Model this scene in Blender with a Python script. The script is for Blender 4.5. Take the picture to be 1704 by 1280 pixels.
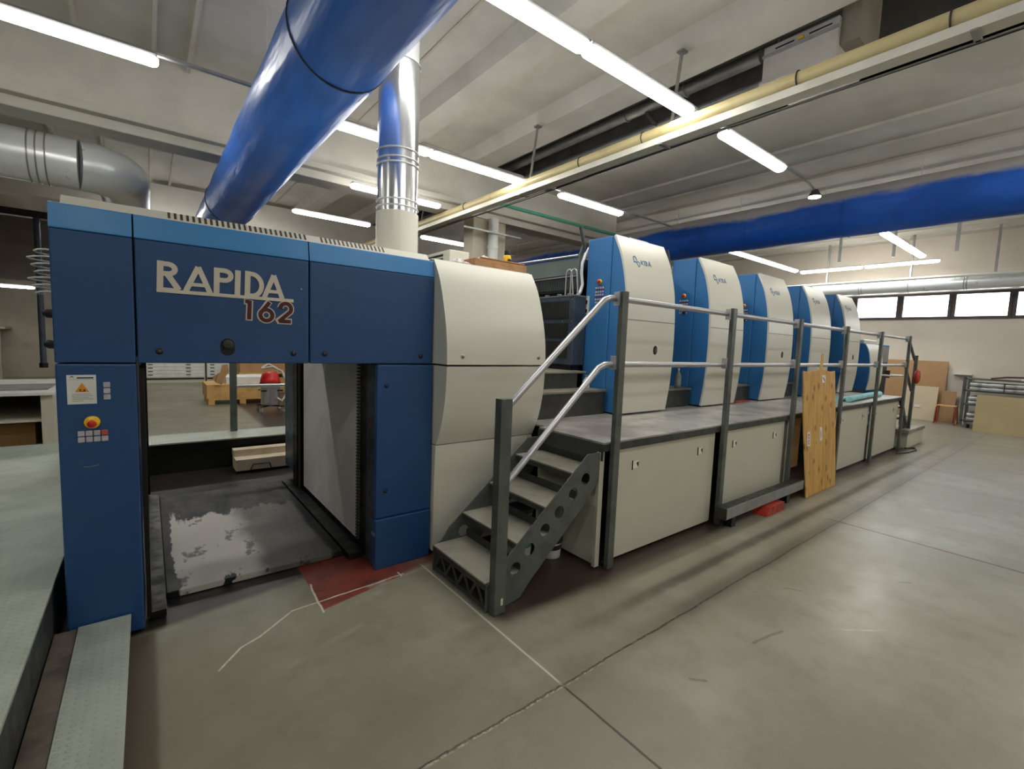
import bpy, bmesh, math, random
from mathutils import Vector, Matrix
random.seed(7)
for o in list(bpy.data.objects): bpy.data.objects.remove(o)
SC = bpy.context.scene
COL = SC.collection
PI = math.pi

# ------------------------------------------------------------------ camera
def cam_basis(yaw, pitch, roll):
    f = Vector((math.cos(yaw)*math.cos(pitch), math.sin(yaw)*math.cos(pitch), math.sin(pitch)))
    r = Vector((math.sin(yaw), -math.cos(yaw), 0)); u = r.cross(f)
    c, s = math.cos(roll), math.sin(roll)
    return c*r+s*u, -s*r+c*u, f
cd = bpy.data.cameras.new('camera'); cam = bpy.data.objects.new('camera', cd); COL.objects.link(cam)
cr, cu, cf = cam_basis(0.902314096, -0.0884721, 0.03824805)
Mx = Matrix.Identity(4)
for i in range(3):
    Mx[i][0] = cr[i]; Mx[i][1] = cu[i]; Mx[i][2] = -cf[i]
Mx[0][3], Mx[1][3], Mx[2][3] = 0, 0, 1.6
cam.matrix_world = Mx
cd.sensor_fit = 'HORIZONTAL'; cd.sensor_width = 36; cd.lens = 771.01/1704*36
cd.clip_start = 0.02; cd.clip_end = 200
SC.camera = cam

# ------------------------------------------------------------------ world, exposure
W = bpy.data.worlds.new('world'); SC.world = W; W.use_nodes = True
bg = W.node_tree.nodes['Background']
bg.inputs[0].default_value = (0.80, 0.88, 1.0, 1); bg.inputs[1].default_value = 4.0
SC.view_settings.view_transform = 'Standard'; SC.view_settings.look = 'None'
SC.view_settings.exposure = 0.95; SC.view_settings.gamma = 1.0
SC.view_settings.use_curve_mapping = False
TUBE_STRENGTH = 17.0

# ------------------------------------------------------------------ materials
def lin(c):
    return tuple(((v/255)/12.92 if v/255 <= 0.04045 else ((v/255+0.055)/1.055)**2.4) for v in c)
class NT:
    """tiny expression helper over a material's node tree"""
    def __init__(s, name):
        s.m = bpy.data.materials.new(name); s.m.use_nodes = True
        s.t = s.m.node_tree; s.b = s.t.nodes['Principled BSDF']
        s.tc = s.t.nodes.new('ShaderNodeTexCoord')
    def put(s, sock, v):
        if isinstance(v, bpy.types.NodeSocket): s.t.links.new(v, sock)
        elif isinstance(v, (tuple, list)): sock.default_value = (*v, 1) if len(v) == 3 and sock.type == 'RGBA' else v
        else: sock.default_value = v
    def math(s, op, a, b=0.0, c=None, clamp=False):
        n = s.t.nodes.new('ShaderNodeMath'); n.operation = op; n.use_clamp = clamp
        s.put(n.inputs[0], a); s.put(n.inputs[1], b)
        if c is not None: s.put(n.inputs[2], c)
        return n.outputs[0]
    def smooth(s, v, a, b, lo=0.0, hi=1.0):
        n = s.t.nodes.new('ShaderNodeMapRange'); n.interpolation_type = 'SMOOTHSTEP'
        s.put(n.inputs[0], v)
        for i, x in zip((1, 2, 3, 4), (a, b, lo, hi)): n.inputs[i].default_value = x
        return n.outputs[0]
    def noise(s, scale, detail=4, rough=0.55, vec=None, dist=0.0):
        n = s.t.nodes.new('ShaderNodeTexNoise'); n.inputs['Scale'].default_value = scale
        n.inputs['Detail'].default_value = detail; n.inputs['Roughness'].default_value = rough
        n.inputs['Distortion'].default_value = dist
        s.t.links.new(vec if vec is not None else s.tc.outputs['Object'], n.inputs['Vector'])
        return n.outputs['Fac']
    def scaled(s, v):
        n = s.t.nodes.new('ShaderNodeMapping'); n.inputs['Scale'].default_value = v
        s.t.links.new(s.tc.outputs['Object'], n.inputs['Vector']); return n.outputs[0]
    def mix(s, f, a, b):
        n = s.t.nodes.new('ShaderNodeMix'); n.data_type = 'RGBA'
        s.put(n.inputs[0], f); s.put(n.inputs[6], a); s.put(n.inputs[7], b)
        return n.outputs[2]
    def xyz(s):
        n = s.t.nodes.new('ShaderNodeSeparateXYZ'); s.t.links.new(s.tc.outputs['Object'], n.inputs[0]); return n.outputs
    def bump(s, h, strength=0.2, dist=0.01):
        n = s.t.nodes.new('ShaderNodeBump'); n.inputs['Strength'].default_value = strength
        n.inputs['Distance'].default_value = dist; s.put(n.inputs['Height'], h)
        s.t.links.new(n.outputs[0], s.b.inputs['Normal'])
    def seg(s, X, Y, a, b, w, soft):
        dx, dy = b[0]-a[0], b[1]-a[1]; L2 = dx*dx+dy*dy
        px = s.math('SUBTRACT', X, a[0]); py = s.math('SUBTRACT', Y, a[1])
        t = s.math('MULTIPLY_ADD', px, dx/L2, s.math('MULTIPLY', py, dy/L2), clamp=True)
        ex = s.math('MULTIPLY_ADD', t, -dx, px); ey = s.math('MULTIPLY_ADD', t, -dy, py)
        d = s.math('SQRT', s.math('ADD', s.math('MULTIPLY', ex, ex), s.math('MULTIPLY', ey, ey)))
        return s.smooth(d, w, w+soft, 1.0, 0.0)
    def band(s, v, c, w, soft):
        return s.smooth(s.math('ABSOLUTE', s.math('SUBTRACT', v, c)), w, w+soft, 1.0, 0.0)
def mat(name, col, rough=0.5, metal=0.0, var=0.10, scale=3.0, bump=0.0, bscale=60, col2=None, stretch=None, spec=0.5, rvar=0.12, lo=0.42, hi=0.62):
    n = NT(name); c = lin(col)
    vec = n.scaled(stretch) if stretch else None
    f = n.noise(scale, 5, 0.6, vec)
    c2 = lin(col2) if col2 else tuple(x*(1-var) for x in c)
    c1 = c if col2 else tuple(min(1, x*(1+var*0.5)) for x in c)
    n.put(n.b.inputs['Base Color'], n.mix(n.smooth(f, lo, hi), c1, c2))
    n.put(n.b.inputs['Roughness'], n.smooth(n.noise(scale*2.3, 3), 0.3, 0.7, max(0.02, rough-rvar), min(1, rough+rvar)))
    n.b.inputs['Metallic'].default_value = metal
    n.b.inputs['Specular IOR Level'].default_value = spec
    if bump: n.bump(n.noise(bscale, 3), bump, 0.004)
    return n.m
M = {}
M['navy'] = mat('dark_blue_machine_paint', (34, 74, 124), 0.40, 0, 0.06, 2.2, 0.08, 220, lo=0.2, hi=0.8, rvar=0.04)
M['blue'] = mat('blue_machine_paint', (56, 118, 176), 0.40, 0, 0.06, 2.2, 0.06, 220, lo=0.2, hi=0.8, rvar=0.04)
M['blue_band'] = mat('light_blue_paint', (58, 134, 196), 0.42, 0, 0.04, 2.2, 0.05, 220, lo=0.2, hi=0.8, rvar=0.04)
M['white'] = mat('cream_machine_paint', (216, 214, 200), 0.34, 0, 0.03, 1.2, 0.0, 150, lo=0.15, hi=0.85, rvar=0.04)
M['white_rim'] = mat('cream_edge_paint', (228, 230, 214), 0.4, 0, 0.03)
M['panel'] = mat('cream_side_panel', (198, 196, 178), 0.42, 0, 0.04, 1.0, 0.0, 120, lo=0.15, hi=0.85, rvar=0.04)
M['inner_white'] = mat('grey_white_liner', (236, 235, 228), 0.45, 0, 0.12, 1.5)
M['dark'] = mat('dark_blue_grey_steel', (64, 74, 88), 0.5, 0.2, 0.25, 4, 0.1)
M['black'] = mat('oily_black_steel', (20, 21, 24), 0.45, 0.2, 0.3, 5, 0.15)
M['post'] = mat('grey_green_painted_steel', (90, 95, 90), 0.45, 0.2, 0.18, 6, 0.08, 90)
M['frame'] = mat('dark_grey_painted_steel', (62, 64, 60), 0.5, 0.2, 0.2, 5, 0.08)
M['alu'] = mat('brushed_aluminium_tube', (184, 184, 186), 0.34, 0.75, 0.04, 3, lo=0.2, hi=0.8, rvar=0.03)
M['galv'] = mat('galvanised_sheet', (224, 227, 226), 0.30, 0.35, 0.04, 2.0, lo=0.2, hi=0.8, rvar=0.03)
M['chrome'] = mat('shiny_duct_sheet', (222, 223, 226), 0.2, 0.85, 0.03, 3, 0.12, 6, lo=0.2, hi=0.8, rvar=0.02)
M['steel'] = mat('worn_steel', (150, 150, 146), 0.4, 0.5, 0.1, 6, rvar=0.04)
M['conc'] = mat('white_painted_concrete', (196, 192, 182), 0.75, 0, 0.09, 0.9, 0.25, 9)
M['conc_old'] = mat('stained_painted_concrete', (186, 178, 160), 0.8, 0, 0.2, 1.1, 0.3, 8, col2=(140, 124, 104), lo=0.5, hi=0.75)
M['cavity'] = mat('unlit_gap_plaster', (92, 88, 84), 0.9, 0, 0.25, 1.5)  # dark grey puts the lack of light in the ceiling gap into the colour
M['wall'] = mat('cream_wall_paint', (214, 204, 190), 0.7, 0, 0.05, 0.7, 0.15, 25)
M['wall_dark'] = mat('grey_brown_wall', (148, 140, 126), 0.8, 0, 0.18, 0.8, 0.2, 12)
M['pvc'] = mat('aged_cream_pipe', (206, 190, 140), 0.4, 0, 0.12, 2.0, col2=(170, 145, 95), lo=0.5, hi=0.8)
M['cream_metal'] = mat('cream_metal_trunking', (222, 218, 202), 0.4, 0.1, 0.06)
M['green_pipe'] = mat('green_pipe_paint', (92, 176, 150), 0.45)
M['cable'] = mat('dark_cable', (52, 52, 54), 0.6)
M['white_plastic'] = mat('white_plastic', (214, 214, 210), 0.4, 0, 0.04)
M['key'] = mat('grey_key_caps', (186, 182, 190), 0.4, 0, 0.12, 30)
M['key_red'] = mat('orange_key_cap', (190, 90, 70), 0.4)
M['yellow'] = mat('yellow_plastic', (240, 190, 20), 0.35, 0, 0.05)
M['red'] = mat('red_plastic', (200, 30, 24), 0.35, 0, 0.1)
M['maroon'] = mat('maroon_lettering', (78, 20, 28), 0.4, 0, 0.3, 14)
M['letter'] = mat('off_white_lettering', (214, 206, 190), 0.4, 0, 0.05)
M['logo'] = mat('blue_grey_logo_print', (58, 108, 150), 0.5, 0, 0.05)
M['blacktext'] = mat('black_print', (30, 30, 32), 0.6)
M['greytext'] = mat('grey_print', (130, 130, 126), 0.6)
M['orange_tri'] = mat('orange_print', (226, 150, 30), 0.5)
M['wood'] = mat('pale_wood', (206, 164, 100), 0.6, 0, 0.15, 4, 0.15, 60, stretch=(1, 6, 1))
M['cardboard'] = mat('brown_cardboard', (176, 138, 92), 0.8, 0, 0.08, 2)
M['board_brown'] = mat('brown_fibreboard', (172, 136, 96), 0.7, 0, 0.08, 1.2)
M['board_cream'] = mat('cream_board', (208, 194, 164), 0.7, 0, 0.06, 1.0)
M['board_sand'] = mat('sand_board', (184, 167, 126), 0.65, 0, 0.06, 1.0)
M['paper'] = mat('white_paper', (222, 222, 218), 0.7, 0, 0.08, 5)
M['paper_grey'] = mat('crumpled_grey_plastic', (176, 178, 176), 0.5, 0, 0.35, 6, 0.5, 18)
M['teal'] = mat('pale_turquoise_fabric', (150, 212, 214), 0.7, 0, 0.15, 8, 0.3, 30)
M['red_brown'] = mat('red_painted_steel', (170, 48, 30), 0.5, 0, 0.3, 8)
M['green_grey'] = mat('dull_green_grey_cover', (108, 120, 112), 0.4, 0.1, 0.2, 2.5, col2=(100, 104, 70), lo=0.55, hi=0.8)
M['copper'] = mat('orange_brown_tube', (176, 84, 52), 0.4, 0.2)
M['housing'] = mat('grey_light_housing', (150, 150, 150), 0.5, 0, 0.1)
M['fan_grey'] = mat('grey_enamel', (190, 186, 180), 0.5, 0, 0.08)
M['blue_grey'] = mat('blue_grey_paint', (88, 114, 140), 0.45, 0, 0.08)
M['pale_board'] = mat('bleached_board', (206, 190, 166), 0.7, 0, 0.15, 4)
M['old_wood'] = mat('old_brown_wood', (178, 134, 94), 0.7, 0, 0.2, 8, stretch=(1, 5, 5))
M['brown_dirt'] = mat('dirty_brown_steel', (104, 94, 82), 0.6, 0, 0.3, 3, col2=(70, 60, 50))
M['dash'] = mat('window_frame_brown', (72, 62, 56), 0.5)
M['rag'] = mat('pale_rag', (206, 198, 196), 0.85, 0, 0.35, 22, 0.4, 40)
M['outwall'] = mat('pale_outdoor_render', (236, 228, 214), 0.8)
M['outroof'] = mat('grey_blue_roof', (170, 178, 190), 0.7)

# plywood with rows of knots
n = NT('plywood')
f = n.noise(2.5, 5, 0.6, n.scaled((6, 6, 1)))
base = n.mix(n.smooth(f, 0.3, 0.7), lin((214, 172, 96)), lin((190, 142, 70)))
v = n.t.nodes.new('ShaderNodeTexVoronoi'); v.inputs['Scale'].default_value = 1; v.voronoi_dimensions = '2D'
X, Y, Z = n.xyz(); cb_ = n.t.nodes.new('ShaderNodeCombineXYZ')
n.put(cb_.inputs[0], n.math('MULTIPLY', X, 6.0)); n.put(cb_.inputs[1], n.math('MULTIPLY', Z, 4.2)); v.inputs['Randomness'].default_value = 0.7
n.t.links.new(cb_.outputs[0], v.inputs['Vector'])
k = n.math('MULTIPLY', n.smooth(v.outputs['Distance'], 0.07, 0.24, 1, 0), n.smooth(n.noise(3.0, 2), 0.40, 0.48))
base = n.mix(n.math('MULTIPLY', k, 0.65), base, lin((112, 68, 30)))
n.put(n.b.inputs['Base Color'], base); n.b.inputs['Roughness'].default_value = 0.6
M['ply'] = n.m

# blue fabric duct with settled dust on the upper side (object z = height above duct axis)
def duct_fabric(name, col, dusty):
    n = NT(name); X, Y, Z = n.xyz()
    f = n.noise(2.0, 4, 0.6, n.scaled((1, 0.35, 1)))
    c = n.mix(n.smooth(f, 0.35, 0.65), lin(col), tuple(x*0.72 for x in lin(col)))
    if dusty:
        ed = n.math('ADD', Z, n.math('MULTIPLY', n.noise(1.6, 5, 0.65, n.scaled((1, 0.5, 1.4))), 0.40))
        c = n.mix(n.smooth(ed, 0.29, 0.42), c, lin((186, 182, 184)))
    n.put(n.b.inputs['Base Color'], c)
    n.put(n.b.inputs['Roughness'], n.smooth(f, 0.3, 0.7, 0.28 if not dusty else 0.5, 0.45 if not dusty else 0.75))
    n.bump(n.noise(1.2, 3, 0.5, n.scaled((4, 0.8, 4))), 0.5, 0.06)
    return n.m
M['duct_near'] = duct_fabric('blue_film_duct', (44, 120, 232), False)
M['duct_far'] = duct_fabric('dusty_blue_film_duct', (30, 104, 220), True)

# checker plate
def checker(name, col, scale, worn=None, mtl=0.5):
    n = NT(name); X, Y, Z = n.xyz()
    a = n.math('SINE', n.math('MULTIPLY', n.math('ADD', X, Y), scale))
    b = n.math('SINE', n.math('MULTIPLY', n.math('SUBTRACT', X, Y), scale))
    h = n.smooth(n.math('MAXIMUM', n.math('MULTIPLY', a, b), 0.0), 0.25, 0.7)
    f = n.noise(1.6, 5, 0.65)
    c = n.mix(n.smooth(f, 0.35, 0.7), lin(col), lin(worn) if worn else tuple(x*0.75 for x in lin(col)))
    n.put(n.b.inputs['Base Color'], c); n.b.inputs['Metallic'].default_value = mtl
    n.put(n.b.inputs['Roughness'], n.smooth(f, 0.3, 0.7, 0.28, 0.42))
    n.bump(h, 0.45, 0.003)
    return n.m
M['checker'] = checker('grey_chequer_plate', (176, 184, 172), 95, (150, 156, 144), 0.15)
M['deck'] = checker('worn_deck_plate', (176, 174, 168), 160, (120, 112, 108), 0.15)
M['tread'] = checker('worn_tread_plate', (160, 156, 142), 160, (112, 108, 96), 0.15)

# delivery pile plate: black paint worn away to bright metal in a ragged patch
n = NT('worn_black_pile_plate'); X, Y, Z = n.xyz(); X = n.math('ADD', X, 0.65); Y = n.math('ADD', Y, 4.2)
nz = n.noise(7, 6, 0.65, n.scaled((1, 0.6, 1)))
nz2 = n.noise(2.2, 5, 0.6)
wx = n.math('ADD', X, n.math('MULTIPLY', nz, 0.12))
wy = n.math('ADD', Y, n.math('ADD', n.math('MULTIPLY', nz2, 0.35), n.math('MULTIPLY', n.noise(3.4, 5, 0.7, n.scaled((1.6, 0.3, 1))), 0.9)))
inx = n.math('MULTIPLY', n.smooth(wx, 0.165, 0.175), n.smooth(wx, 1.06, 1.10, 1, 0))
iny = n.math('MULTIPLY', n.smooth(wy, 3.80, 3.84), n.smooth(wy, 5.20, 5.27, 1, 0))
mk = n.math('MULTIPLY', inx, iny)
mk = n.math('MULTIPLY', mk, n.smooth(nz, 0.36, 0.42, 0.25, 1))
worn = n.mix(n.smooth(n.math('ADD', X, n.math('MULTIPLY', nz2, 0.3)), 0.62, 0.80), lin((190, 184, 180)), lin((104, 102, 96)))
n.put(n.b.inputs['Base Color'], n.mix(mk, lin((22, 23, 25)), worn))
n.put(n.b.inputs['Metallic'], n.math('MULTIPLY', mk, 0.25)); n.b.inputs['Specular IOR Level'].default_value = 0.3
n.put(n.b.inputs['Roughness'], n.smooth(nz, 0.3, 0.7, 0.42, 0.58))
M['pile_plate'] = n.m

# shop floor
n = NT('concrete_floor'); X, Y, Z = n.xyz()
f1 = n.noise(0.7, 6, 0.6); f2 = n.noise(4.5, 6, 0.7); f3 = n.noise(28, 4, 0.7)
c = n.mix(n.smooth(f1, 0.35, 0.65), lin((143, 140, 123)), lin((120, 114, 95)))
c = n.mix(n.smooth(f2, 0.45, 0.75, 0, 0.5), c, lin((112, 104, 86)))
c = n.mix(n.smooth(f1, 0.5, 0.8, 0, 0.45), c, lin((166, 166, 156)))
def mul(*a):
    r = a[0]
    for b in a[1:]: r = n.math('MULTIPLY', r, b)
    return r
wob = n.math('MULTIPLY_ADD', f2, 0.035, -0.0175)
Yw = n.math('ADD', Y, wob); Xw = n.math('ADD', X, wob)
# dark bands running along the press
c = n.mix(mul(n.band(Yw, 1.69, 0.015, 0.05), n.smooth(X, 1.9, 2.8), n.smooth(X, 10, 14, 0.62, 0.0), n.smooth(f2, 0.3, 0.6, 0.6, 1)), c, lin((66, 62, 54)))
c = n.mix(mul(n.band(Yw, 1.455, 0.01, 0.09), n.smooth(X, 1.7, 2.8), n.smooth(X, 8, 12, 0.45, 0.1)), c, lin((76, 70, 60)))
# oily ground under and before the walkway
c = n.mix(mul(n.smooth(Yw, 1.90, 2.04), n.smooth(Xw, 1.5, 1.62), n.smooth(X, 10.4, 12.5, 1, 0)), c, n.mix(f2, lin((52, 40, 36)), lin((78, 64, 56))))
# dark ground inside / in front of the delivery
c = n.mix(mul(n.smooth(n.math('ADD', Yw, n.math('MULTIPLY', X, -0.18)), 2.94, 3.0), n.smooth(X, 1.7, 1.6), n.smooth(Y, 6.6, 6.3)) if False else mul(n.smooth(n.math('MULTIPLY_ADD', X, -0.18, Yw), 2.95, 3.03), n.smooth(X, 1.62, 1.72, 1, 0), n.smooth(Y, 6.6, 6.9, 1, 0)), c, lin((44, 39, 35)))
# brown strip beside the step
c = n.mix(mul(n.band(Xw, -0.06, 0.045, 0.03), n.smooth(Y, 2.95, 3.0, 1, 0)), c, lin((98, 88, 72)))
# red painted patch
red = mul(n.smooth(X, 0.775, 0.785), n.smooth(n.math('MULTIPLY_ADD', n.math('SUBTRACT', X, 1.32), -0.22, Y), 2.80, 2.81), n.smooth(Y, 3.35, 3.4, 1, 0), n.smooth(Xw, 1.30, 1.66, 0.95, 0.35), n.smooth(X, 1.66, 1.7, 1, 0))
c = n.mix(red, c, n.mix(n.smooth(f2, 0.4, 0.7), lin((138, 60, 46)), lin((98, 44, 38))))
# joints
gr = n.smooth(f3, 0.3, 0.6, 0.45, 1)
c = n.mix(mul(n.band(Yw, 1.435, 0.003, 0.006), gr), c, lin((58, 50, 42)))
c = n.mix(mul(n.band(Yw, 1.428, 0.002, 0.006), n.smooth(X, 1.4, 2.2, 0.7, 0), n.smooth(f3, 0.45, 0.55)), c, lin((190, 182, 164)))
c = n.mix(mul(n.band(n.math('MULTIPLY_ADD', wob, 0.3, X), 1.505, 0.003, 0.006), n.smooth(Y, 1.40, 1.50, 1, 0)), c, lin((64, 56, 46)))
c = n.mix(mul(n.band(n.math('MULTIPLY_ADD', wob, 0.3, X), 1.505, 0.003, 0.006), n.smooth(Y, 1.40, 1.50), n.smooth(Y, 2.85, 2.9, 1, 0)), c, lin((200, 192, 176)))
for xj, st in ((5.23, 1.0), (8.96, 0.6), (12.7, 0.4)):
    c = n.mix(mul(n.band(X, xj, 0.008, 0.012), n.smooth(Y, 1.44, 1.6, st, 0)), c, lin((72, 50, 40)))
c = n.mix(mul(n.smooth(X, 12.6, 12.9, 0, 0.25), n.smooth(Y, 7, 8, 1, 0)), c, lin((150, 150, 150)))
# chalky white scribed lines
segs = [((0.79, 3.02), (0.77, 2.66)), ((1.34, 2.82), (0.63, 2.78)), ((0.63, 2.78), (0.43, 2.62)), ((0.43, 2.62), (0.34, 2.58)), ((0.34, 2.58), (0.23, 2.45)), ((1.32, 2.86), (1.32, 2.80))]
mk = None
for a, b in segs:
    s_ = n.seg(Xw, Yw, a, b, 0.003, 0.005)
    mk = s_ if mk is None else n.math('MAXIMUM', mk, s_)
c = n.mix(mul(mk, n.smooth(f3, 0.3, 0.5, 0.4, 0.95)), c, lin((212, 204, 188)))
for a, b, w_, st in (((0.85, 2.6), (1.1, 2.68), 0.05, 0.4), ((1.1, 2.78), (1.6, 2.86), 0.04, 0.35), ((0.5, 2.3), (0.9, 2.42), 0.03, 0.22), ((3.1, 0.85), (3.5, 0.55), 0.01, 0.5)):
    c = n.mix(mul(n.seg(Xw, Yw, a, b, w_*0.2, w_), n.smooth(f2, 0.4, 0.65, 0, st)), c, lin((196, 190, 174)))
for a, b in (((2.6, 1.05), (2.85, 1.0)), ((3.4, 1.2), (3.45, 1.12)), ((4.2, 0.75), (4.26, 0.7)), ((2.05, 1.1), (2.1, 1.05))):
    c = n.mix(n.math('MULTIPLY', n.seg(Xw, Yw, a, b, 0.004, 0.01), 0.5), c, lin((70, 64, 52)))
n.put(n.b.inputs['Base Color'], c)
n.put(n.b.inputs['Roughness'], n.math('ADD', n.smooth(f1, 0.3, 0.7, 0.24, 0.34), n.math('MULTIPLY', f2, 0.12)))
n.b.inputs['Specular IOR Level'].default_value = 0.45
n.bump(n.math('ADD', n.math('MULTIPLY', f2, 0.5), n.math('MULTIPLY', f3, 0.2)), 0.05, 0.006)
M['floor'] = n.m

def emis(name, col, st):
    m = bpy.data.materials.new(name); m.use_nodes = True
    b = m.node_tree.nodes['Principled BSDF']
    b.inputs['Base Color'].default_value = (0.9, 0.9, 0.88, 1)
    b.inputs['Emission Color'].default_value = (*col, 1); b.inputs['Emission Strength'].default_value = st
    return m
M['tube'] = emis('lit_diffuser', (1.0, 0.985, 0.92), TUBE_STRENGTH)
g = bpy.data.materials.new('window_glass'); g.use_nodes = True
t = g.node_tree; t.nodes.remove(t.nodes['Principled BSDF'])
a_ = t.nodes.new('ShaderNodeBsdfTransparent'); b_ = t.nodes.new('ShaderNodeBsdfGlossy'); b_.inputs['Roughness'].default_value = 0.03
x_ = t.nodes.new('ShaderNodeMixShader'); fr = t.nodes.new('ShaderNodeFresnel'); fr.inputs[0].default_value = 1.45
t.links.new(fr.outputs[0], x_.inputs[0]); t.links.new(a_.outputs[0], x_.inputs[1]); t.links.new(b_.outputs[0], x_.inputs[2])
t.links.new(x_.outputs[0], t.nodes['Material Output'].inputs[0])
M['glass'] = g

# ------------------------------------------------------------------ mesh builder
class MB:
    def __init__(s): s.v = []; s.f = []; s.mi = []; s.sm = []; s.mats = []
    def _m(s, m):
        if m is None: return 0
        if m not in s.mats: s.mats.append(m)
        return s.mats.index(m)
    def add(s, vs, fs, m=None, smooth=False):
        o = len(s.v); s.v += [tuple(v) for v in vs]; k = s._m(m)
        for f in fs: s.f.append([i+o for i in f]); s.mi.append(k); s.sm.append(smooth)
        return s
    def box(s, x0, y0, z0, x1, y1, z1, m=None):
        x0, x1 = sorted((x0, x1)); y0, y1 = sorted((y0, y1)); z0, z1 = sorted((z0, z1))
        vs = [(x0,y0,z0),(x1,y0,z0),(x1,y1,z0),(x0,y1,z0),(x0,y0,z1),(x1,y0,z1),(x1,y1,z1),(x0,y1,z1)]
        return s.add(vs, [(0,3,2,1),(4,5,6,7),(0,1,5,4),(1,2,6,5),(2,3,7,6),(3,0,4,7)], m)
    def prism(s, poly, fn, a, b, m=None, smooth=False):
        """poly: 2D points; fn(u,v,w)->xyz; extruded from w=a to w=b"""
        k = len(poly)
        vs = [fn(u, v, a) for u, v in poly]+[fn(u, v, b) for u, v in poly]
        s.add(vs, [tuple(range(k))[::-1], tuple(range(k, 2*k))], m)
        vs2 = list(vs)
        return s.add(vs2, [(i, (i+1) % k, k+(i+1) % k, k+i) for i in range(k)], m, smooth)
    def cyl(s, p0, p1, r, n=20, r1=None, m=None, caps=True):
        return s.tube([p0, p1], r, n, m, caps, r1)
    def tube(s, pts, r, n=12, m=None, caps=True, r1=None, closed=False):
        P = [Vector(p) for p in pts]; k = len(P); rings = []
        T = []
        for i in range(k):
            if closed: d = (P[(i+1) % k]-P[i]).normalized()+(P[i]-P[i-1]).normalized()
            elif i == 0: d = P[1]-P[0]
            elif i == k-1: d = P[-1]-P[-2]
            else: d = (P[i+1]-P[i]).normalized()+(P[i]-P[i-1]).normalized()
            T.append(d.normalized())
        ref = Vector((0, 0, 1)) if abs(T[0].z) < 0.9 else Vector((1, 0, 0))
        u = T[0].cross(ref).normalized()
        for i in range(k):
            if i: 
                u = (u-T[i]*u.dot(T[i])).normalized()
            w = T[i].cross(u)
            rr = r if r1 is None else r+(r1-r)*i/(k-1)
            if 0 < i < k-1:
                c = (P[i+1]-P[i]).normalized().dot((P[i]-P[i-1]).normalized()); 
                sc = 1/max(0.6, math.sqrt(max(0.0, (1+c)/2)))
            else: sc = 1
            rings.append([P[i]+(u*math.cos(2*PI*j/n)+w*math.sin(2*PI*j/n))*rr*(sc if sc < 1.3 else 1.3) for j in range(n)])
        vs = [p for R_ in rings for p in R_]
        fs = []
        for i in range(k if closed else k-1):
            a, b = i*n, ((i+1) % k)*n
            for j in range(n): fs.append((a+j, a+(j+1) % n, b+(j+1) % n, b+j))
        s.add(vs, fs, m, True)
        if caps and not closed:
            s.add(rings[0], [tuple(range(n))[::-1]], m); s.add(rings[-1], [tuple(range(n))], m)
        return s
    def lathe(s, prof, c, n=32, m=None, axis='z'):
        vs = []; c = Vector(c)
        for r, h in prof:
            for j in range(n):
                a = 2*PI*j/n; p = (r*math.cos(a), r*math.sin(a), h)
                if axis == 'y': p = (p[0], p[2], p[1])
                elif axis == 'x': p = (p[2], p[0], p[1])
                vs.append(c+Vector(p))
        fs = []
        for i in range(len(prof)-1):
            for j in range(n): fs.append((i*n+j, i*n+(j+1) % n, (i+1)*n+(j+1) % n, (i+1)*n+j))
        return s.add(vs, fs, m, True)
    def stroke(s, pts, w, fr, d, m=None, closed=False):
        """flat ribbon letter stroke; fr=(origin,right,up,out)"""
        o, R_, U_, O_ = fr; k = len(pts); L = []; Rr = []; s.ns = getattr(s, 'ns', 0)+1; d = d+0.00012*s.ns
        P = [Vector((a, b)) for a, b in pts]
        for i in range(k):
            if closed: d0 = (P[i]-P[i-1]).normalized(); d1 = (P[(i+1) % k]-P[i]).normalized()
            else:
                d0 = (P[i]-P[i-1]).normalized() if i else (P[1]-P[0]).normalized()
                d1 = (P[i+1]-P[i]).normalized() if i < k-1 else d0
            t_ = (d0+d1).normalized(); nn = Vector((-t_.y, t_.x)); sc = min(2.0, 1/max(0.3, t_.dot(d1)))
            L.append(P[i]+nn*w/2*sc); Rr.append(P[i]-nn*w/2*sc)
        fn = lambda p, q: o+R_*p.x+U_*p.y+O_*q
        vs = [fn(p, d) for p in L]+[fn(p, d) for p in Rr]+[fn(p, 0) for p in L]+[fn(p, 0) for p in Rr]
        fs = []
        for i in range(k if closed else k-1):
            j = (i+1) % k
            fs += [(i, j, k+j, k+i), (i, 2*k+i, 2*k+j, j), (k+i, k+j, 3*k+j, 3*k+i)]
        if not closed: fs += [(0, k, 3*k, 2*k), (k-1, 3*k-1, 4*k-1, 2*k-1)]
        return s.add(vs, fs, m)
    def filled(s, splines, fr, d, m=None):
        """closed 2D outlines (inner ones become holes), extruded d towards out"""
        cu_ = bpy.data.curves.new('tmp', 'CURVE'); cu_.dimensions = '2D'; cu_.fill_mode = 'BOTH'; cu_.extrude = d/2
        for sp in splines:
            q = cu_.splines.new('POLY'); q.points.add(len(sp)-1); q.use_cyclic_u = True
            for i, (a, b) in enumerate(sp): q.points[i].co = (a, b, 0, 1)
        ob = bpy.data.objects.new('tmp', cu_); COL.objects.link(ob)
        dg = bpy.context.evaluated_depsgraph_get(); me = bpy.data.meshes.new_from_object(ob.evaluated_get(dg))
        o, R_, U_, O_ = fr
        s.add([o+R_*v.co.x+U_*v.co.y+O_*(v.co.z+d/2) for v in me.vertices], [tuple(p.vertices) for p in me.polygons], m)
        bpy.data.objects.remove(ob); bpy.data.curves.remove(cu_); bpy.data.meshes.remove(me)
        return s
def bx(*a, m=None): return MB().box(*a, m=m)
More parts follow.
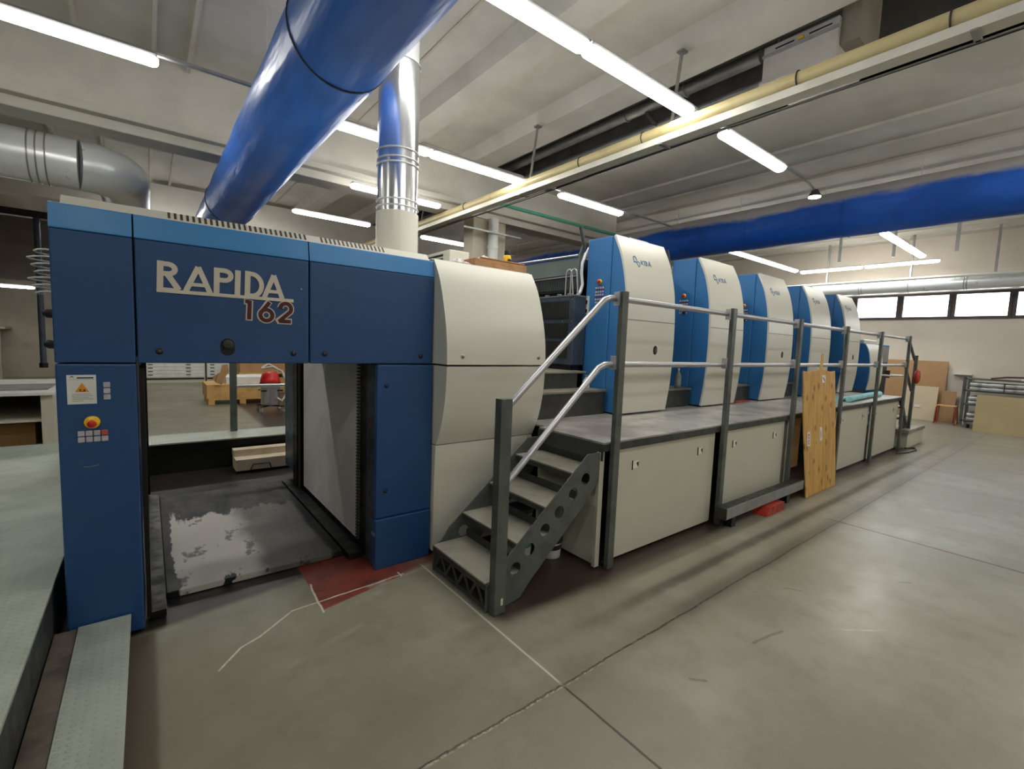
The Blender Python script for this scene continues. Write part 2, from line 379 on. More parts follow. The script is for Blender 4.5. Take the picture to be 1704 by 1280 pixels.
def circ(cx, cy, r, n=24, a0=0, a1=360, ry=None):
    full = abs(a1-a0) >= 360
    return [(cx+r*math.cos(math.radians(a0+(a1-a0)*i/(n if full else n-1))), cy+(ry or r)*math.sin(math.radians(a0+(a1-a0)*i/(n if full else n-1)))) for i in range(n)]

def wloc(o):
    p = Vector((0, 0, 0))
    while o is not None: p += o.location; o = o.parent
    return p
def obj(name, mb, m=None, parent=None, bev=0.0, base=None, segs=2):
    """links one mesh object; vertex coordinates are given in world space"""
    me = bpy.data.meshes.new(name); org = wloc(parent) if parent else Vector(base or (0, 0, 0))
    me.from_pydata([tuple(Vector(v)-org) for v in mb.v], [], mb.f)
    mats = mb.mats if mb.mats else [m]
    for q in mats: me.materials.append(M[q] if isinstance(q, str) else q)
    for i, p in enumerate(me.polygons): p.material_index = mb.mi[i]; p.use_smooth = mb.sm[i]
    bm = bmesh.new(); bm.from_mesh(me); bmesh.ops.recalc_face_normals(bm, faces=bm.faces); bm.to_mesh(me); bm.free()
    o = bpy.data.objects.new(name, me); COL.objects.link(o)
    if parent: o.parent = parent
    else: o.location = org
    if bev:
        b = o.modifiers.new('bevel', 'BEVEL'); b.width = bev; b.segments = segs; b.limit_method = 'ANGLE'; b.angle_limit = 0.6
    return o
def tag(o, label, cat, group=None, kind=None):
    o['label'] = label; o['category'] = cat
    if group: o['group'] = group
    if kind: o['kind'] = kind
    return o
def thing(name, label, cat, loc, group=None):
    o = bpy.data.objects.new(name, None); o.empty_display_size = 0.1; COL.objects.link(o); o.location = loc
    return tag(o, label, cat, group)
def struct(name, mb, m=None, bev=0.0):
    o = obj(name, mb, m, bev=bev); o['kind'] = 'structure'; return o
def dup(root, loc, label):
    r = root.copy(); COL.objects.link(r); r.location = loc; r['label'] = label
    for ch in list(root.children):
        c_ = ch.copy(); COL.objects.link(c_); c_.parent = r
        for g_ in list(ch.children):
            d_ = g_.copy(); COL.objects.link(d_); d_.parent = c_
    return r
XZ = lambda o: (Vector(o), Vector((1, 0, 0)), Vector((0, 0, 1)), Vector((0, -1, 0)))   # faces the camera side (-y)
YZl = lambda o: (Vector(o), Vector((0, -1, 0)), Vector((0, 0, 1)), Vector((-1, 0, 0)))  # faces -x, reads left to right

# ================================================================== ROOM
struct('floor', MB().box(-14, -6, -0.2, 16.6, 21, 0), 'floor')
# ceiling: ribbed slabs, a dark gap between them, finer ribbed slab on the right
cb = MB()
cb.box(-14, -6, 5.0, 5.12, 21, 5.25, 'conc')
for xc in (-12.73, -11.26, -9.79, -8.32, -6.85, -5.38, -3.92, -2.45, 1.95, 3.42):
    cb.prism([(xc-0.26, 5.0), (xc-0.18, 4.8), (xc+0.18, 4.8), (xc+0.26, 5.0)], lambda u, v, w: (u, w, v), -6, 21, 'conc')
cb.prism([(4.58, 5.0), (4.66, 4.8), (5.12, 4.8), (5.12, 5.0)], lambda u, v, w: (u, w, v), -6, 21, 'conc')
for xc in (-1.2, -0.54, 0.15, 0.5): cb.box(xc-0.022, -6, 4.90, xc+0.022, 21, 5.0, 'conc')
cb.box(2.70, -6, 4.985, 2.73, 21, 5.0, 'conc_old')
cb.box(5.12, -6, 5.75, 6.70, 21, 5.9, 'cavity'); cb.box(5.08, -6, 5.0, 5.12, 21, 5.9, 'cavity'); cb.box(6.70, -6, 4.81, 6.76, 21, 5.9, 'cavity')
cb.box(6.70, -6, 4.80, 16.6, 21, 5.0, 'conc')
x = 7.97
while x < 16:
    cb.prism([(x-0.035, 4.805), (x-0.012, 4.765), (x+0.012, 4.765), (x+0.035, 4.805)], lambda u, v, w: (u, w, v), -6, 21, 'conc'); x += 0.79
struct('ceiling', cb)
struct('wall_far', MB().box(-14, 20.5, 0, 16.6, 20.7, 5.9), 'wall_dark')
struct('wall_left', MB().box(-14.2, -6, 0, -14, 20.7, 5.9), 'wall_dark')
struct('wall_near', MB().box(-14, -6.2, 0, 16.6, -6, 5.9), 'wall')
WX = 16.4
wins = [(-5.6, -4.35), (-4.25, -3.0), (-2.9, -1.65), (-1.55, -0.15), (-0.1, 1.42), (1.5, 2.5), (2.58, 3.56), (3.64, 4.62), (4.7, 5.7), (5.8, 6.8), (6.9, 7.9)]
wb = MB().box(WX, -6, 0, WX+0.25, 20.7, 2.70); wb.box(WX, -6, 3.33, WX+0.25, 20.7, 5.9); wb.box(WX, 7.94, 2.70, WX+0.25, 20.7, 3.33); wb.box(WX, -6, 2.70, WX+0.25, -5.64, 3.33)
struct('wall_right', wb, 'wall')
for i, (a, b) in enumerate(wins):
    w_ = bpy.data.objects.new('window_%d' % (i+1), None); COL.objects.link(w_); w_.location = (WX, (a+b)/2, 2.7); w_['kind'] = 'structure'
    fb = MB(); a2, b2 = a-0.045, b+0.045
    fb.box(WX-0.03, a2, 2.66, WX+0.06, b2, 2.73); fb.box(WX-0.03, a2, 3.29, WX+0.06, b2, 3.36)
    fb.box(WX-0.03, a2, 2.73, WX+0.06, a2+0.075, 3.29); fb.box(WX-0.03, b2-0.075, 2.73, WX+0.06, b2, 3.29)
    obj('window_frame', fb, 'dash', w_)
    obj('window_pane', MB().box(WX+0.01, a2+0.075, 2.73, WX+0.02, b2-0.075, 3.29), 'glass', w_)
# girder, columns
gb = MB().box(-14, 7.6, 4.20, 9.05, 8.1, 5.0, 'conc'); gb.box(-14, 7.54, 4.11, 9.05, 8.16, 4.20, 'conc'); gb.box(-14, 7.66, 3.99, 9.05, 8.06, 4.11, 'conc')
struct('trim_1', gb, bev=0.01)
struct('trim_2', MB().box(4.98, 7.68, 0, 5.76, 8.04, 3.99), 'conc_old', bev=0.02)
struct('trim_3', MB().box(8.55, 7.66, 0, 9.04, 8.08, 4.11), 'conc_old', bev=0.02)
struct('trim_4', MB().box(-14, 13.6, 4.2, 16.4, 14.0, 4.9), 'conc')
# outside, seen through the right windows
nb = thing('neighbouring_house', 'pale rendered house with grey roof seen through the high windows', 'building', (24, 1.0, 0))
obj('wall', MB().box(24, -6, 0, 30, 1.9, 4.6), 'outwall', nb)
obj('roof', MB().prism([(-6.6, 4.6), (2.4, 4.6), (2.0, 4.9), (-2, 6.6), (-6.6, 6.6)], lambda u, v, w: (w, u, v), 23.4, 30.5), 'outroof', nb)

# ================================================================== OVERHEAD SERVICES
def ypipe(x, z, r, y0, y1, n=28): return MB().tube([(x, y0, z), (x, y1, z)], r, n)
# near blue duct (sagging film duct)
def fabric_duct(name, x, z, r, y0, y1, mt, label, rings, wires, wtop, seamm='cable'):
    t_ = thing(name, label, 'duct', (x, y0, z))
    mb = MB(); pts = []; n_ = 40; ys = []; yy = y0
    while yy < y1: ys.append(yy); yy += 0.12
    ys.append(y1); vs = []; fs = []
    for i, yv in enumerate(ys):
        for j in range(n_):
            a = 2*PI*j/n_
            rr = r*(1+0.006*math.sin(yv*7+a*3)+0.005*math.sin(yv*3.1-a*5))
            vs.append((x+rr*math.cos(a), yv, z+rr*math.sin(a)))
    for i in range(len(ys)-1):
        for j in range(n_): fs.append((i*n_+j, i*n_+(j+1) % n_, (i+1)*n_+(j+1) % n_, (i+1)*n_+j))
    mb.add(vs, fs, None, True); mb.add(vs[:n_], [tuple(range(n_))]); mb.add(vs[-n_:], [tuple(range(n_))[::-1]])
    obj('sleeve', mb, mt, t_)
    for ry in rings:
        obj('seam_ring', MB().tube([(x+(r*1.012)*math.cos(2*PI*j/32), ry, z+(r*1.012)*math.sin(2*PI*j/32)) for j in range(32)], 0.006, 6, closed=True), seamm, t_)
    for wy in wires:
        obj('suspension_wire', MB().cyl((x, wy, z+r-0.01), (x, wy, wtop), 0.006, 8), 'cream_metal', t_)
    return t_
fabric_duct('air_duct', 1.01, 3.48, 0.315, -2.6, 12.5, 'duct_near', 'long glossy blue film air duct passing over the left end of the press', [-0.5, 3.15, 8.0], [0.6, 2.1, 4.3, 5.4], 4.8)
fabric_duct('air_duct', 9.5, 4.03, 0.388, -4.0, 20.3, 'duct_far', 'dust-topped blue film air duct crossing beyond the first printing unit', [2.9, 4.5], [0.2, 2.0, 3.3, 4.8, 6.2, 9, 12, 15], 4.764, 'duct_far')
# silver duct on the left with elbow turning away
t_ = thing('ventilation_duct', 'large galvanised round duct with an elbow at the upper left', 'duct', (-3, 8.25, 3.64))
obj('straight_pipe', MB().cyl((-7, 8.25, 3.64), (-0.62, 8.25, 3.64), 0.30, 40), 'galv', t_)
for xx in (-1.05, -0.98, -0.90, -2.6, -2.53):
    obj('joint_ring', MB().tube([(xx, 8.25+0.305*math.cos(2*PI*j/32), 3.64+0.305*math.sin(2*PI*j/32)) for j in range(32)], 0.008, 6, closed=True), 'steel', t_)
el = [(-0.62, 8.25, 3.64)]+[(-0.62+0.42*math.sin(a), 8.25+0.42*(1-math.cos(a)), 3.64) for a in (0.4, 0.8, 1.2, PI/2)]+[(-0.20, 10.5, 3.64)]
obj('elbow', MB().tube(el, 0.299, 40), 'galv', t_)
# vertical flue on the delivery
t_ = thing('exhaust_flue', 'shiny vertical exhaust duct with cream lower sleeve rising from the press roof', 'duct', (1.65, 3.7, 2.223))
obj('lower_sleeve', MB().cyl((1.65, 3.7, 2.223), (1.65, 3.7, 2.62), 0.170, 40), 'white', t_)
obj('flue_pipe', MB().cyl((1.65, 3.7, 2.62), (1.65, 3.7, 3.78), 0.162, 48), 'chrome', t_)
obj('upper_pipe', MB().cyl((1.65, 3.7, 3.78), (1.65, 3.7, 4.80), 0.155, 48), 'galv', t_)
for zz in (2.66, 2.71, 2.99, 3.03, 3.10, 3.78):
    obj('ring', MB().tube([(1.65+0.166*math.cos(2*PI*j/32), 3.7+0.166*math.sin(2*PI*j/32), zz) for j in range(32)], 0.006, 6, closed=True), 'galv', t_)
# pale pipe + trunking along y
t_ = thing('ceiling_pipe', 'thick aged cream pipe running under the ceiling above the cable trunking', 'pipe', (4.38, 0, 3.905))
obj('pipe', ypipe(4.38, 3.905, 0.066, -5, 13.4), 'pvc', t_)
for yy in (-1, 0.85, 1.8, 3.35, 4.3, 7.0): obj('clamp', MB().tube([(4.38+0.071*math.cos(2*PI*j/24), yy, 3.905+0.071*math.sin(2*PI*j/24)) for j in range(24)], 0.006, 6, closed=True), 'cable', t_)
t_ = thing('cable_trunking', 'cream metal cable trunking hung on flat bars below the ceiling pipe', 'trunking', (4.38, 0, 3.76))
tb = MB().box(4.31, -5, 3.765, 4.445, 13.4, 3.78); tb.box(4.31, -5, 3.78, 4.322, 13.4, 3.832); tb.box(4.433, -5, 3.78, 4.445, 13.4, 3.832)
obj('channel', tb, 'cream_metal', t_)
for yy in (-1.8, 0.72, 3.10, 5.45, 8.9):
    hb = MB().prism([(4.452, 3.75), (4.474, 3.75), (4.615, 4.80), (4.593, 4.80)], lambda u, v, w: (u, w, v), yy-0.014, yy+0.014); hb.box(4.30, yy-0.02, 3.750, 4.474, yy+0.02, 3.764)
    obj('hanger', hb, 'steel', t_)
    obj('bracket_foot', MB().box(4.56, yy-0.04, 4.78, 4.65, yy+0.04, 4.80), 'steel', t_)
for k_, (xx, zz, rr) in enumerate(((4.50, 3.775, 0.007), (4.53, 3.772, 0.006), (5.3, 4.40, 0.009))):
    obj('cable', MB().tube([(xx+0.012*math.sin(i*1.3+k_), -5+i*1.02, zz+0.008*math.sin(i*0.9+k_)) for i in range(19)], rr, 8), 'housing' if k_ != 1 else 'cable', t_)
# grey pipes inside the ceiling gap
t_ = thing('pipe_run', 'pair of dusty grey pipes with elbows inside the dark ceiling gap', 'pipe', (5.9, 0, 4.9))
obj('upper_pipe', ypipe(5.95, 5.18, 0.075, 2.9, 13), 'steel', t_); obj('lower_pipe', ypipe(6.15, 4.96, 0.06, 2.9, 13), 'steel', t_)
for yy in (3.9, 4.2, 4.9): obj('coupling', MB().tube([(5.95+0.085*math.cos(2*PI*j/24), yy, 5.18+0.085*math.sin(2*PI*j/24)) for j in range(24)], 0.014, 6, closed=True), 'steel', t_)
obj('elbow', MB().tube([(5.95, 4.55, 5.14), (5.95, 4.5, 5.05), (6.05, 4.47, 4.96), (6.15, 4.45, 4.96)], 0.03, 10), 'dash', t_)
# fan-coil box in the gap
t_ = thing('fan_coil_unit', 'grey slotted fan coil box mounted in the dark ceiling gap', 'air conditioner', (5.65, 2.2, 4.47))
obj('casing', bx(5.3, 1.86, 4.50, 6.0, 2.56, 4.86), 'fan_grey', t_, bev=0.01)
obj('lower_lip', bx(5.27, 1.85, 4.47, 5.30, 2.57, 4.50), 'fan_grey', t_); obj('cover_frame', bx(5.275, 1.86, 4.745, 5.30, 2.56, 4.77), 'housing', t_)
for a, b in ((1.92, 2.12), (2.26, 2.44)): obj('slot', bx(5.294, a, 4.80, 5.30, b, 4.812), 'black', t_)
obj('badge', bx(5.29, 2.17, 4.79, 5.30, 2.22, 4.82), 'yellow', t_)
obj('side_bracket', bx(5.35, 1.70, 4.6, 5.9, 1.858, 5.2), 'wall_dark', t_)
for y_ in (1.9, 2.5): obj('hanging_strap', bx(5.5, y_-0.015, 4.86, 5.53, y_+0.015, 5.75), 'steel', t_)
# green pipe along the girder
tag(obj('water_pipe', MB().tube([(5.2, 7.565, 4.31), (9.05, 7.565, 4.31)], 0.034, 12), 'green_pipe', base=(7, 7.565, 4.31)), 'thin green pipe fixed along the white ceiling girder', 'pipe')
# white downpipe before the column
t_ = thing('drain_pipe', 'white round drain pipe in front of the stained concrete column', 'pipe', (5.35, 7.54, 0))
obj('pipe', MB().cyl((5.35, 7.54, 0), (5.35, 7.54, 3.98), 0.10, 24), 'white_plastic', t_)
obj('collar', MB().cyl((5.35, 7.54, 3.42), (5.35, 7.54, 3.48), 0.113, 24), 'white_plastic', t_)
obj('cross_bracket', MB().box(4.6, 7.40, 3.68, 5.95, 7.43, 3.71), 'steel', t_)
# far right: duct, conduit, along wall
t_ = thing('ventilation_duct', 'galvanised round duct running along the wall above the high windows', 'duct', (15.7, 5, 3.5))
obj('pipe', ypipe(15.7, 3.50, 0.185, -5, 13), 'galv', t_)
for yy in (0.9, 2.2, 2.25, 3.3, 4.3, 4.36, 5.4): obj('joint_ring', MB().tube([(15.7+0.19*math.cos(2*PI*j/24), yy, 3.5+0.19*math.sin(2*PI*j/24)) for j in range(24)], 0.007, 6, closed=True), 'steel', t_)
for yy in (0.6, 1.75, 3.3, 5.2): obj('hanger_rod', MB().box(15.66, yy-0.02, 3.67, 15.74, yy+0.02, 4.79), 'housing', t_)
tag(obj('wall_conduit', MB().cyl((15.3, -4, 3.62), (15.3, 6.4, 3.62), 0.035, 12), 'white_plastic', base=(15.3, 0, 3.62)), 'white conduit pipe just above the galvanised duct by the windows', 'pipe')
for k_, (yy, lab) in enumerate(((1.05, 'flat grey ceiling hanger bar near the right edge of the photo'), (2.30, 'flat grey ceiling hanger bar beside the end of the paired lights'), (3.45, 'flat grey ceiling hanger bar above the two lights along the wall'), (4.6, 'flat grey ceiling hanger bar above the second wall light'))):
    tag(obj('hanger_bar', MB().box(14.6, yy-0.03, 4.1, 14.64, yy+0.03, 4.8), 'housing', base=(14.62, yy, 4.1)), lab, 'bar', 'grey hanger bars at the right end of the ceiling')

# ---------------- fluorescent fittings (local: along x, origin = centre, z=0 diffuser bottom)
def make_light(L, label, group, loc):
    t_ = thing('ceiling_light', label, 'light', loc, group)
    r = 0.078; mb = MB(); secs = []
    prof = [(math.cos(a)*r, -math.sin(a)*0.055) for a in [PI*i/10 for i in range(11)]]
    xs = [(-L/2, 0.5), (-L/2+0.01, 0.8), (-L/2+0.04, 1), (L/2-0.04, 1), (L/2-0.01, 0.8), (L/2, 0.5)]
    vs = [(x_, y_*s_, 0.055+z_*s_) for x_, s_ in xs for y_, z_ in prof]; k_ = 11; fs = []
    for i in range(len(xs)-1):
        for j in range(k_-1): fs.append((i*k_+j, i*k_+j+1, (i+1)*k_+j+1, (i+1)*k_+j))
        fs.append((i*k_+k_-1, i*k_, (i+1)*k_, (i+1)*k_+k_-1))
    fs += [tuple(range(k_)), tuple(range((len(xs)-1)*k_, len(xs)*k_))]
    mb.add([Vector(v)+Vector(loc) for v in vs], fs, None, True)
    obj('diffuser', mb, 'tube', t_)
    X0, Y0, Z0 = loc
    obj('housing', MB().box(X0-L/2+0.01, Y0-0.065, Z0+0.056, X0+L/2-0.01, Y0+0.065, Z0+0.095), 'housing', t_, bev=0.008)
    return t_
GL = 'fluorescent ceiling lights'
ZL = 3.96
protoL = make_light(1.53, 'large lit ceiling light cut by the top edge beside the near blue duct', GL, (2.09, 2.83, ZL))
for x_, y_, lab in (
    (3.63, 2.83, 'large lit ceiling light between the top-edge light and the cable trunking'),
    (5.83, 2.83, 'lit ceiling light right of the trunking, leading to the small lamp'),
    (12.05, 2.85, 'ceiling light just under the far blue duct, left of its pair'),
    (13.62, 2.85, 'ceiling light at the right end of the run under the far blue duct'),
    (2.16, 5.62, 'lit ceiling light partly hidden behind the shiny exhaust flue'),
    (3.71, 5.62, 'lit ceiling light between the shiny flue and the cable trunking'),
    (6.03, 5.62, 'lit ceiling light above the green pipe, right of the trunking'),
    (11.0, 5.75, 'ceiling light peeping out below the dusty blue duct above the second printing unit'),
    (12.57, 5.75, 'ceiling light above the third printing unit, middle of its run'),
    (14.14, 5.75, 'ceiling light above the fourth printing unit, end of its run'),
    (-0.62, 5.52, 'long bright ceiling light in the upper left corner'),
    (3.26, 7.3, 'small ceiling light behind the shiny flue below the girder'),
    (3.05, 9.95, 'small ceiling light left of the flue just above the press roof'),
    (5.87, 10.1, 'far small ceiling light right of the flue near the stained column'),
    ): dup(protoL, (x_, y_, ZL if y_ != 7.3 else 3.86), lab)
# lights of the same rows outside the frame, which light the hall
for x_, y_ in ((-3.2, 2.83), (-0.9, -0.3), (2.1, -0.3), (5.1, -0.3), (8.1, -0.3), (11.1, -0.3), (-4.5, 5.52), (2.1, -3.4), (5.9, -3.4), (11.3, -3.4), (-3.5, -3.4), (14.0, -3.4), (0.2, 12.8), (2.2, 12.8), (0.2, 16.4), (2.2, 16.4), (12.0, 9.2), (9.0, 12.8)):
    dup(protoL, (x_, y_, ZL), 'fluorescent ceiling light of the rows outside the photo')
protoY = make_light(1.50, 'x', GL, (0, 0, 0))
for p_ in protoY.children: pass
protoY.rotation_euler = (0, 0, PI/2); protoY.location = (15.2, 4.98, ZL); protoY['label'] = 'left one of two lights running along the window wall'
q_ = dup(protoY, (15.2, 3.42, ZL), 'right one of two lights running along the window wall'); q_.rotation_euler = (0, 0, PI/2)
# light behind at far left
q_ = dup(protoL, (-3.1, 17.9, 2.56), 'low hanging light at the far left beside the blue column')
# light rails
for (x0, x1, y_, lab) in ((1.4, 7.35, 2.83, 'thin light-carrying rail over the near row of lights'), (1.4, 8.4, 5.62, 'thin light-carrying rail over the second row of lights'), (-2, 0.9, 5.52, 'thin rail over the upper left light')):
    tag(obj('light_rail', MB().box(x0, y_-0.02, ZL+0.10, x1, y_+0.02, ZL+0.125), 'housing', base=(x0, y_, ZL+0.10)), lab, 'rail', 'rails carrying the ceiling lights')
t_ = thing('small_lamp', 'small shaded lamp at the end of the conduit against the far blue duct', 'lamp', (7.75, 2.83, 4.0))
obj('arm', MB().tube([(7.36, 2.83, 4.05), (7.5, 2.83, 4.05), (7.75, 2.83, 4.0)], 0.014, 8), 'housing', t_)
obj('shade', MB().lathe([(0.02, 0.09), (0.04, 0.085), (0.085, 0.0), (0.085, -0.01), (0.0, -0.01)], (7.75, 2.83, 3.92), 20), 'dash', t_)
obj('bulb_cover', MB().lathe([(0.078, 0.0), (0.078, -0.012), (0.0, -0.016)], (7.75, 2.83, 3.91), 20), 'tube', t_)

# ================================================================== DELIVERY PORTAL (blue, left)
YF = 3.0
D = thing('press_delivery', 'dark blue press delivery portal with the large lettering and open bay', 'machine', (0.65, 4.2, 0))
obj('left_column_lower', bx(-0.34, YF, 0.02, -0.045, YF+0.62, 1.425), 'navy', D, bev=0.008)
obj('left_column_upper', bx(-0.34, YF, 1.43, -0.045, YF+0.5, 2.045), 'navy', D, bev=0.006)
obj('header_panel', bx(-0.038, YF, 1.43, 0.777, YF+0.05, 2.045), 'navy', D, bev=0.006)
obj('header_panel', bx(0.784, YF, 1.43, 1.625, YF+0.05, 2.045), 'navy', D, bev=0.006)
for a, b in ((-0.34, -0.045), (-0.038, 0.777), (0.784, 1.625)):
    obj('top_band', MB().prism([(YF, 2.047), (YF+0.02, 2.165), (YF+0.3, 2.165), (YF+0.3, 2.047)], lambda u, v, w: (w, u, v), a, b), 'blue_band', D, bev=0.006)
rb = MB().prism([(YF+0.03, 2.166), (YF+0.075, 2.212), (YF+0.13, 2.222), (YF+1.4, 2.222), (YF+1.4, 2.166)], lambda u, v, w: (w, u, v), -0.30, 1.60, 'white')
obj('roof_cover', rb, None, D)
gv = MB()
for i in range(26):
    xx = 0.10+i*0.0265
    gv.prism([(YF+0.075, 2.1925), (YF+0.20, 2.2255)], lambda u, v, w: (w, u, v), xx, xx+0.010, 'black') if False else gv.add([(xx, YF+0.0365, 2.1743), (xx+0.012, YF+0.0365, 2.1743), (xx+0.012, YF+0.0725, 2.2113), (xx, YF+0.0725, 2.2113)], [(0, 1, 2, 3)])
obj('roof_vent', gv, 'dash', D)
gv = MB()
for i in range(16):
    xx = 0.86+i*0.0265
    gv.add([(xx, YF+0.0365, 2.1743), (xx+0.012, YF+0.0365, 2.1743), (xx+0.012, YF+0.0725, 2.2113), (xx, YF+0.0725, 2.2113)], [(0, 1, 2, 3)])
obj('roof_vent', gv, 'dash', D)
obj('inner_header', bx(-0.30, YF+0.06, 1.46, 1.60, 4.3, 2.15), 'black', D)
obj('left_side_frame', bx(-0.33, YF+0.63, 0.02, -0.06, 4.4, 1.45), 'navy', D, bev=0.01)
obj('chain_guide', bx(-0.035, YF+0.06, 0.05, -0.015, YF+0.30, 1.40), 'black', D)
obj('chain_guide', bx(-0.05, 5.50, 0.03, -0.01, 5.62, 1.43), 'black', D)
# right side
obj('door_panel', bx(1.205, YF-0.02, 0.36, 1.622, YF+0.03, 1.422), 'navy', D, bev=0.006)
obj('door_panel_lower', bx(1.200, YF-0.035, 0.0, 1.615, YF+0.03, 0.355), 'navy', D, bev=0.006)
obj('side_frame', bx(1.225, YF+0.03, 0.0, 1.60, YF+0.34, 1.45), 'black', D)
obj('door_edge', bx(1.205, YF+0.03, 0.02, 1.224, YF+0.16, 1.42), 'dark', D)
obj('white_guard_panel', bx(1.215, 3.36, 0.085, 1.235, 4.88, 1.46), 'inner_white', D)
obj('inner_frame', bx(1.24, 3.36, 0.0, 1.60, 4.9, 1.45), 'black', D)
obj('rear_post', bx(1.17, 4.96, 0.02, 1.35, 5.12, 1.45), 'black', D)
obj('rear_post', bx(1.20, 5.2, 0.15, 1.5, 5.6, 1.45), 'blue_grey', D)
obj('rear_post', bx(-0.30, 5.3, 0.02, -0.052, 5.6, 1.45), 'dark', D)
obj('rear_tie', bx(-0.30, 5.2, 1.47, 1.55, 5.6, 1.6), 'dark', D)
obj('lift_chain', MB().tube([(1.19, 4.93, 0.05), (1.19, 4.93, 1.45)], 0.014, 8), 'dash', D)
ch = MB()
for i in range(56): ch.box(1.196, 3.315, 0.10+i*0.024, 1.214, 3.345, 0.113+i*0.024)
obj('lift_chain', ch, 'dash', D)
obj('floor_rail', bx(1.10, 3.2, 0.01, 1.20, 5.3, 0.05), 'black', D)
obj('floor_rail', bx(-0.02, 3.1, 0.01, 0.05, 5.4, 0.05), 'black', D)
obj('pile_plate', bx(0.055, 3.30, 0.005, 1.09, 5.3, 0.045), 'pile_plate', D, bev=0.004)
for zz in (0.35, 0.7, 1.0): obj('latch', bx(1.194, YF+0.05, zz, 1.206, YF+0.10, zz+0.06), 'dash', D)
obj('latch', bx(1.196, YF-0.02, 0.24, 1.206, YF+0.03, 0.262), 'alu', D)
def bolt(x_, z_, y_, par, r=0.016, m='black', ring='blue'):
    o_ = obj('bolt', MB().lathe([(r, 0), (r, -0.004), (r*0.6, -0.007), (0, -0.007)], (x_, y_, z_), 20, axis='y'), m, par)
    obj('socket', MB().lathe([(r*0.45, -0.0072), (r*0.3, -0.010), (0, -0.010)], (x_, y_, z_), 6, axis='y'), 'dash', o_)
    return o_
for x_, z_ in ((0.05, 1.49), (0.69, 1.49), (0.87, 1.49), (1.53, 1.485)): bolt(x_, z_, YF, D)
for x_, z_ in ((1.27, 1.28), (1.27, 0.55)): bolt(x_, z_, YF-0.02, D, 0.014)
obj('rivet', MB().lathe([(0.006, 0), (0.004, -0.003), (0, -0.003)], (0.735, YF, 1.875), 12, axis='y'), 'steel', D)
# recessed black knob
kb = MB().filled([circ(0.352, 1.533, 0.034, 20, 0, 180)+circ(0.352, 1.507, 0.034, 20, 180, 360)], XZ((0, YF, 0)), 0.003)
o_ = obj('round_port', kb, 'black', D)
obj('knob', MB().lathe([(0.024, 0), (0.026, -0.02), (0.02, -0.026), (0, -0.026)], (0.352, YF-0.003, 1.535), 20, axis='y'), 'cable', o_)
# lettering
F = XZ((0.045, YF, 1.800)); H_ = 0.15; wv = 0.027
lt = MB()
def arc(cx, cy, rx, ry, a0, a1, n=14): return [(cx+rx*math.cos(math.radians(a0+(a1-a0)*i/(n-1))), cy+ry*math.sin(math.radians(a0+(a1-a0)*i/(n-1)))) for i in range(n)]
def S(pts, w=wv, closed=False, d=0.006, fr=None, mb=None): (mb or lt).stroke(pts, w, fr or F, d, None, closed)
B0 = 0.008
# R
S([(0.0135, 0), (0.0185, H_)])
S([(0.012, H_-wv*0.5), (0.045, H_-wv*0.5)]+arc(0.048, H_-0.0375, 0.030, 0.0245, 88, -90, 12)+[(0.018, H_-0.062)], wv*0.9)
S([(0.045, H_-0.062), (0.092, 0.010)], wv)
S([(0.012, 0.008), (0.09, 0.008)], 0.018)
# A
def A_(x0, x1, top, d=0.006, fr=None, mb=None, w=wv*0.92, h=H_-0.012, b=B0):
    xm = (x0+x1)/2
    S([(x0+0.012, b), (xm+0.002, h)], w, fr=fr, mb=mb, d=d); S([(x1-0.014, b), (xm+0.002, h)], w, fr=fr, mb=mb, d=d)
    S([(x0+0.03, b+(h-b)*0.28), (x1-0.03, b+(h-b)*0.28)], w*0.75, fr=fr, mb=mb, d=d)
A_(0.110, 0.243, H_)
S([(0.258, B0), (0.262, H_-0.004)]); S([(0.258, H_-0.016), (0.295, H_-0.016)]+arc(0.295, H_-0.042, 0.032, 0.026, 88, -90, 12)+[(0.262, H_-0.068)], wv*0.9)
S([(0.356, B0), (0.361, H_-0.006)])
S([(0.404, B0), (0.409, H_-0.004)]); S([(0.404, H_-0.017), (0.425, H_-0.017)]+arc(0.425, 0.072, 0.052, H_-0.017-0.072, 88, -88, 16)+[(0.404, 0.011)], wv*0.9)
A_(0.478, 0.598, H_)
S([(0.0, 0.001), (0.645, 0.001)], 0.018)
obj('lettering', lt, 'letter', D)
def digits(w, d, m):
    mb = MB(); q = lambda p, cl=False: mb.stroke(p, w, F, d, None, cl)
    e = 0.0 if m == 'letter' else 0.006
    q([(0.388+e, -0.022), (0.412, -0.022)]); q([(0.417, -0.014-e*0.4), (0.412, -0.128+e)])
    q(circ(0.5, -0.092, 0.031, 28), True); q([(0.517, -0.012-e), (0.478, -0.072)])
    q(arc(0.603, -0.048, 0.029, 0.030, 175, -38, 16)+[(0.566+e, -0.118), (0.568+e, -0.122)]); q([(0.556+e*1.6, -0.122), (0.636-e, -0.122)])
    obj('number_outline' if m == 'letter' else 'number', mb, m, D)
digits(0.034, 0.004, 'letter'); digits(0.021, 0.0075, 'maroon')
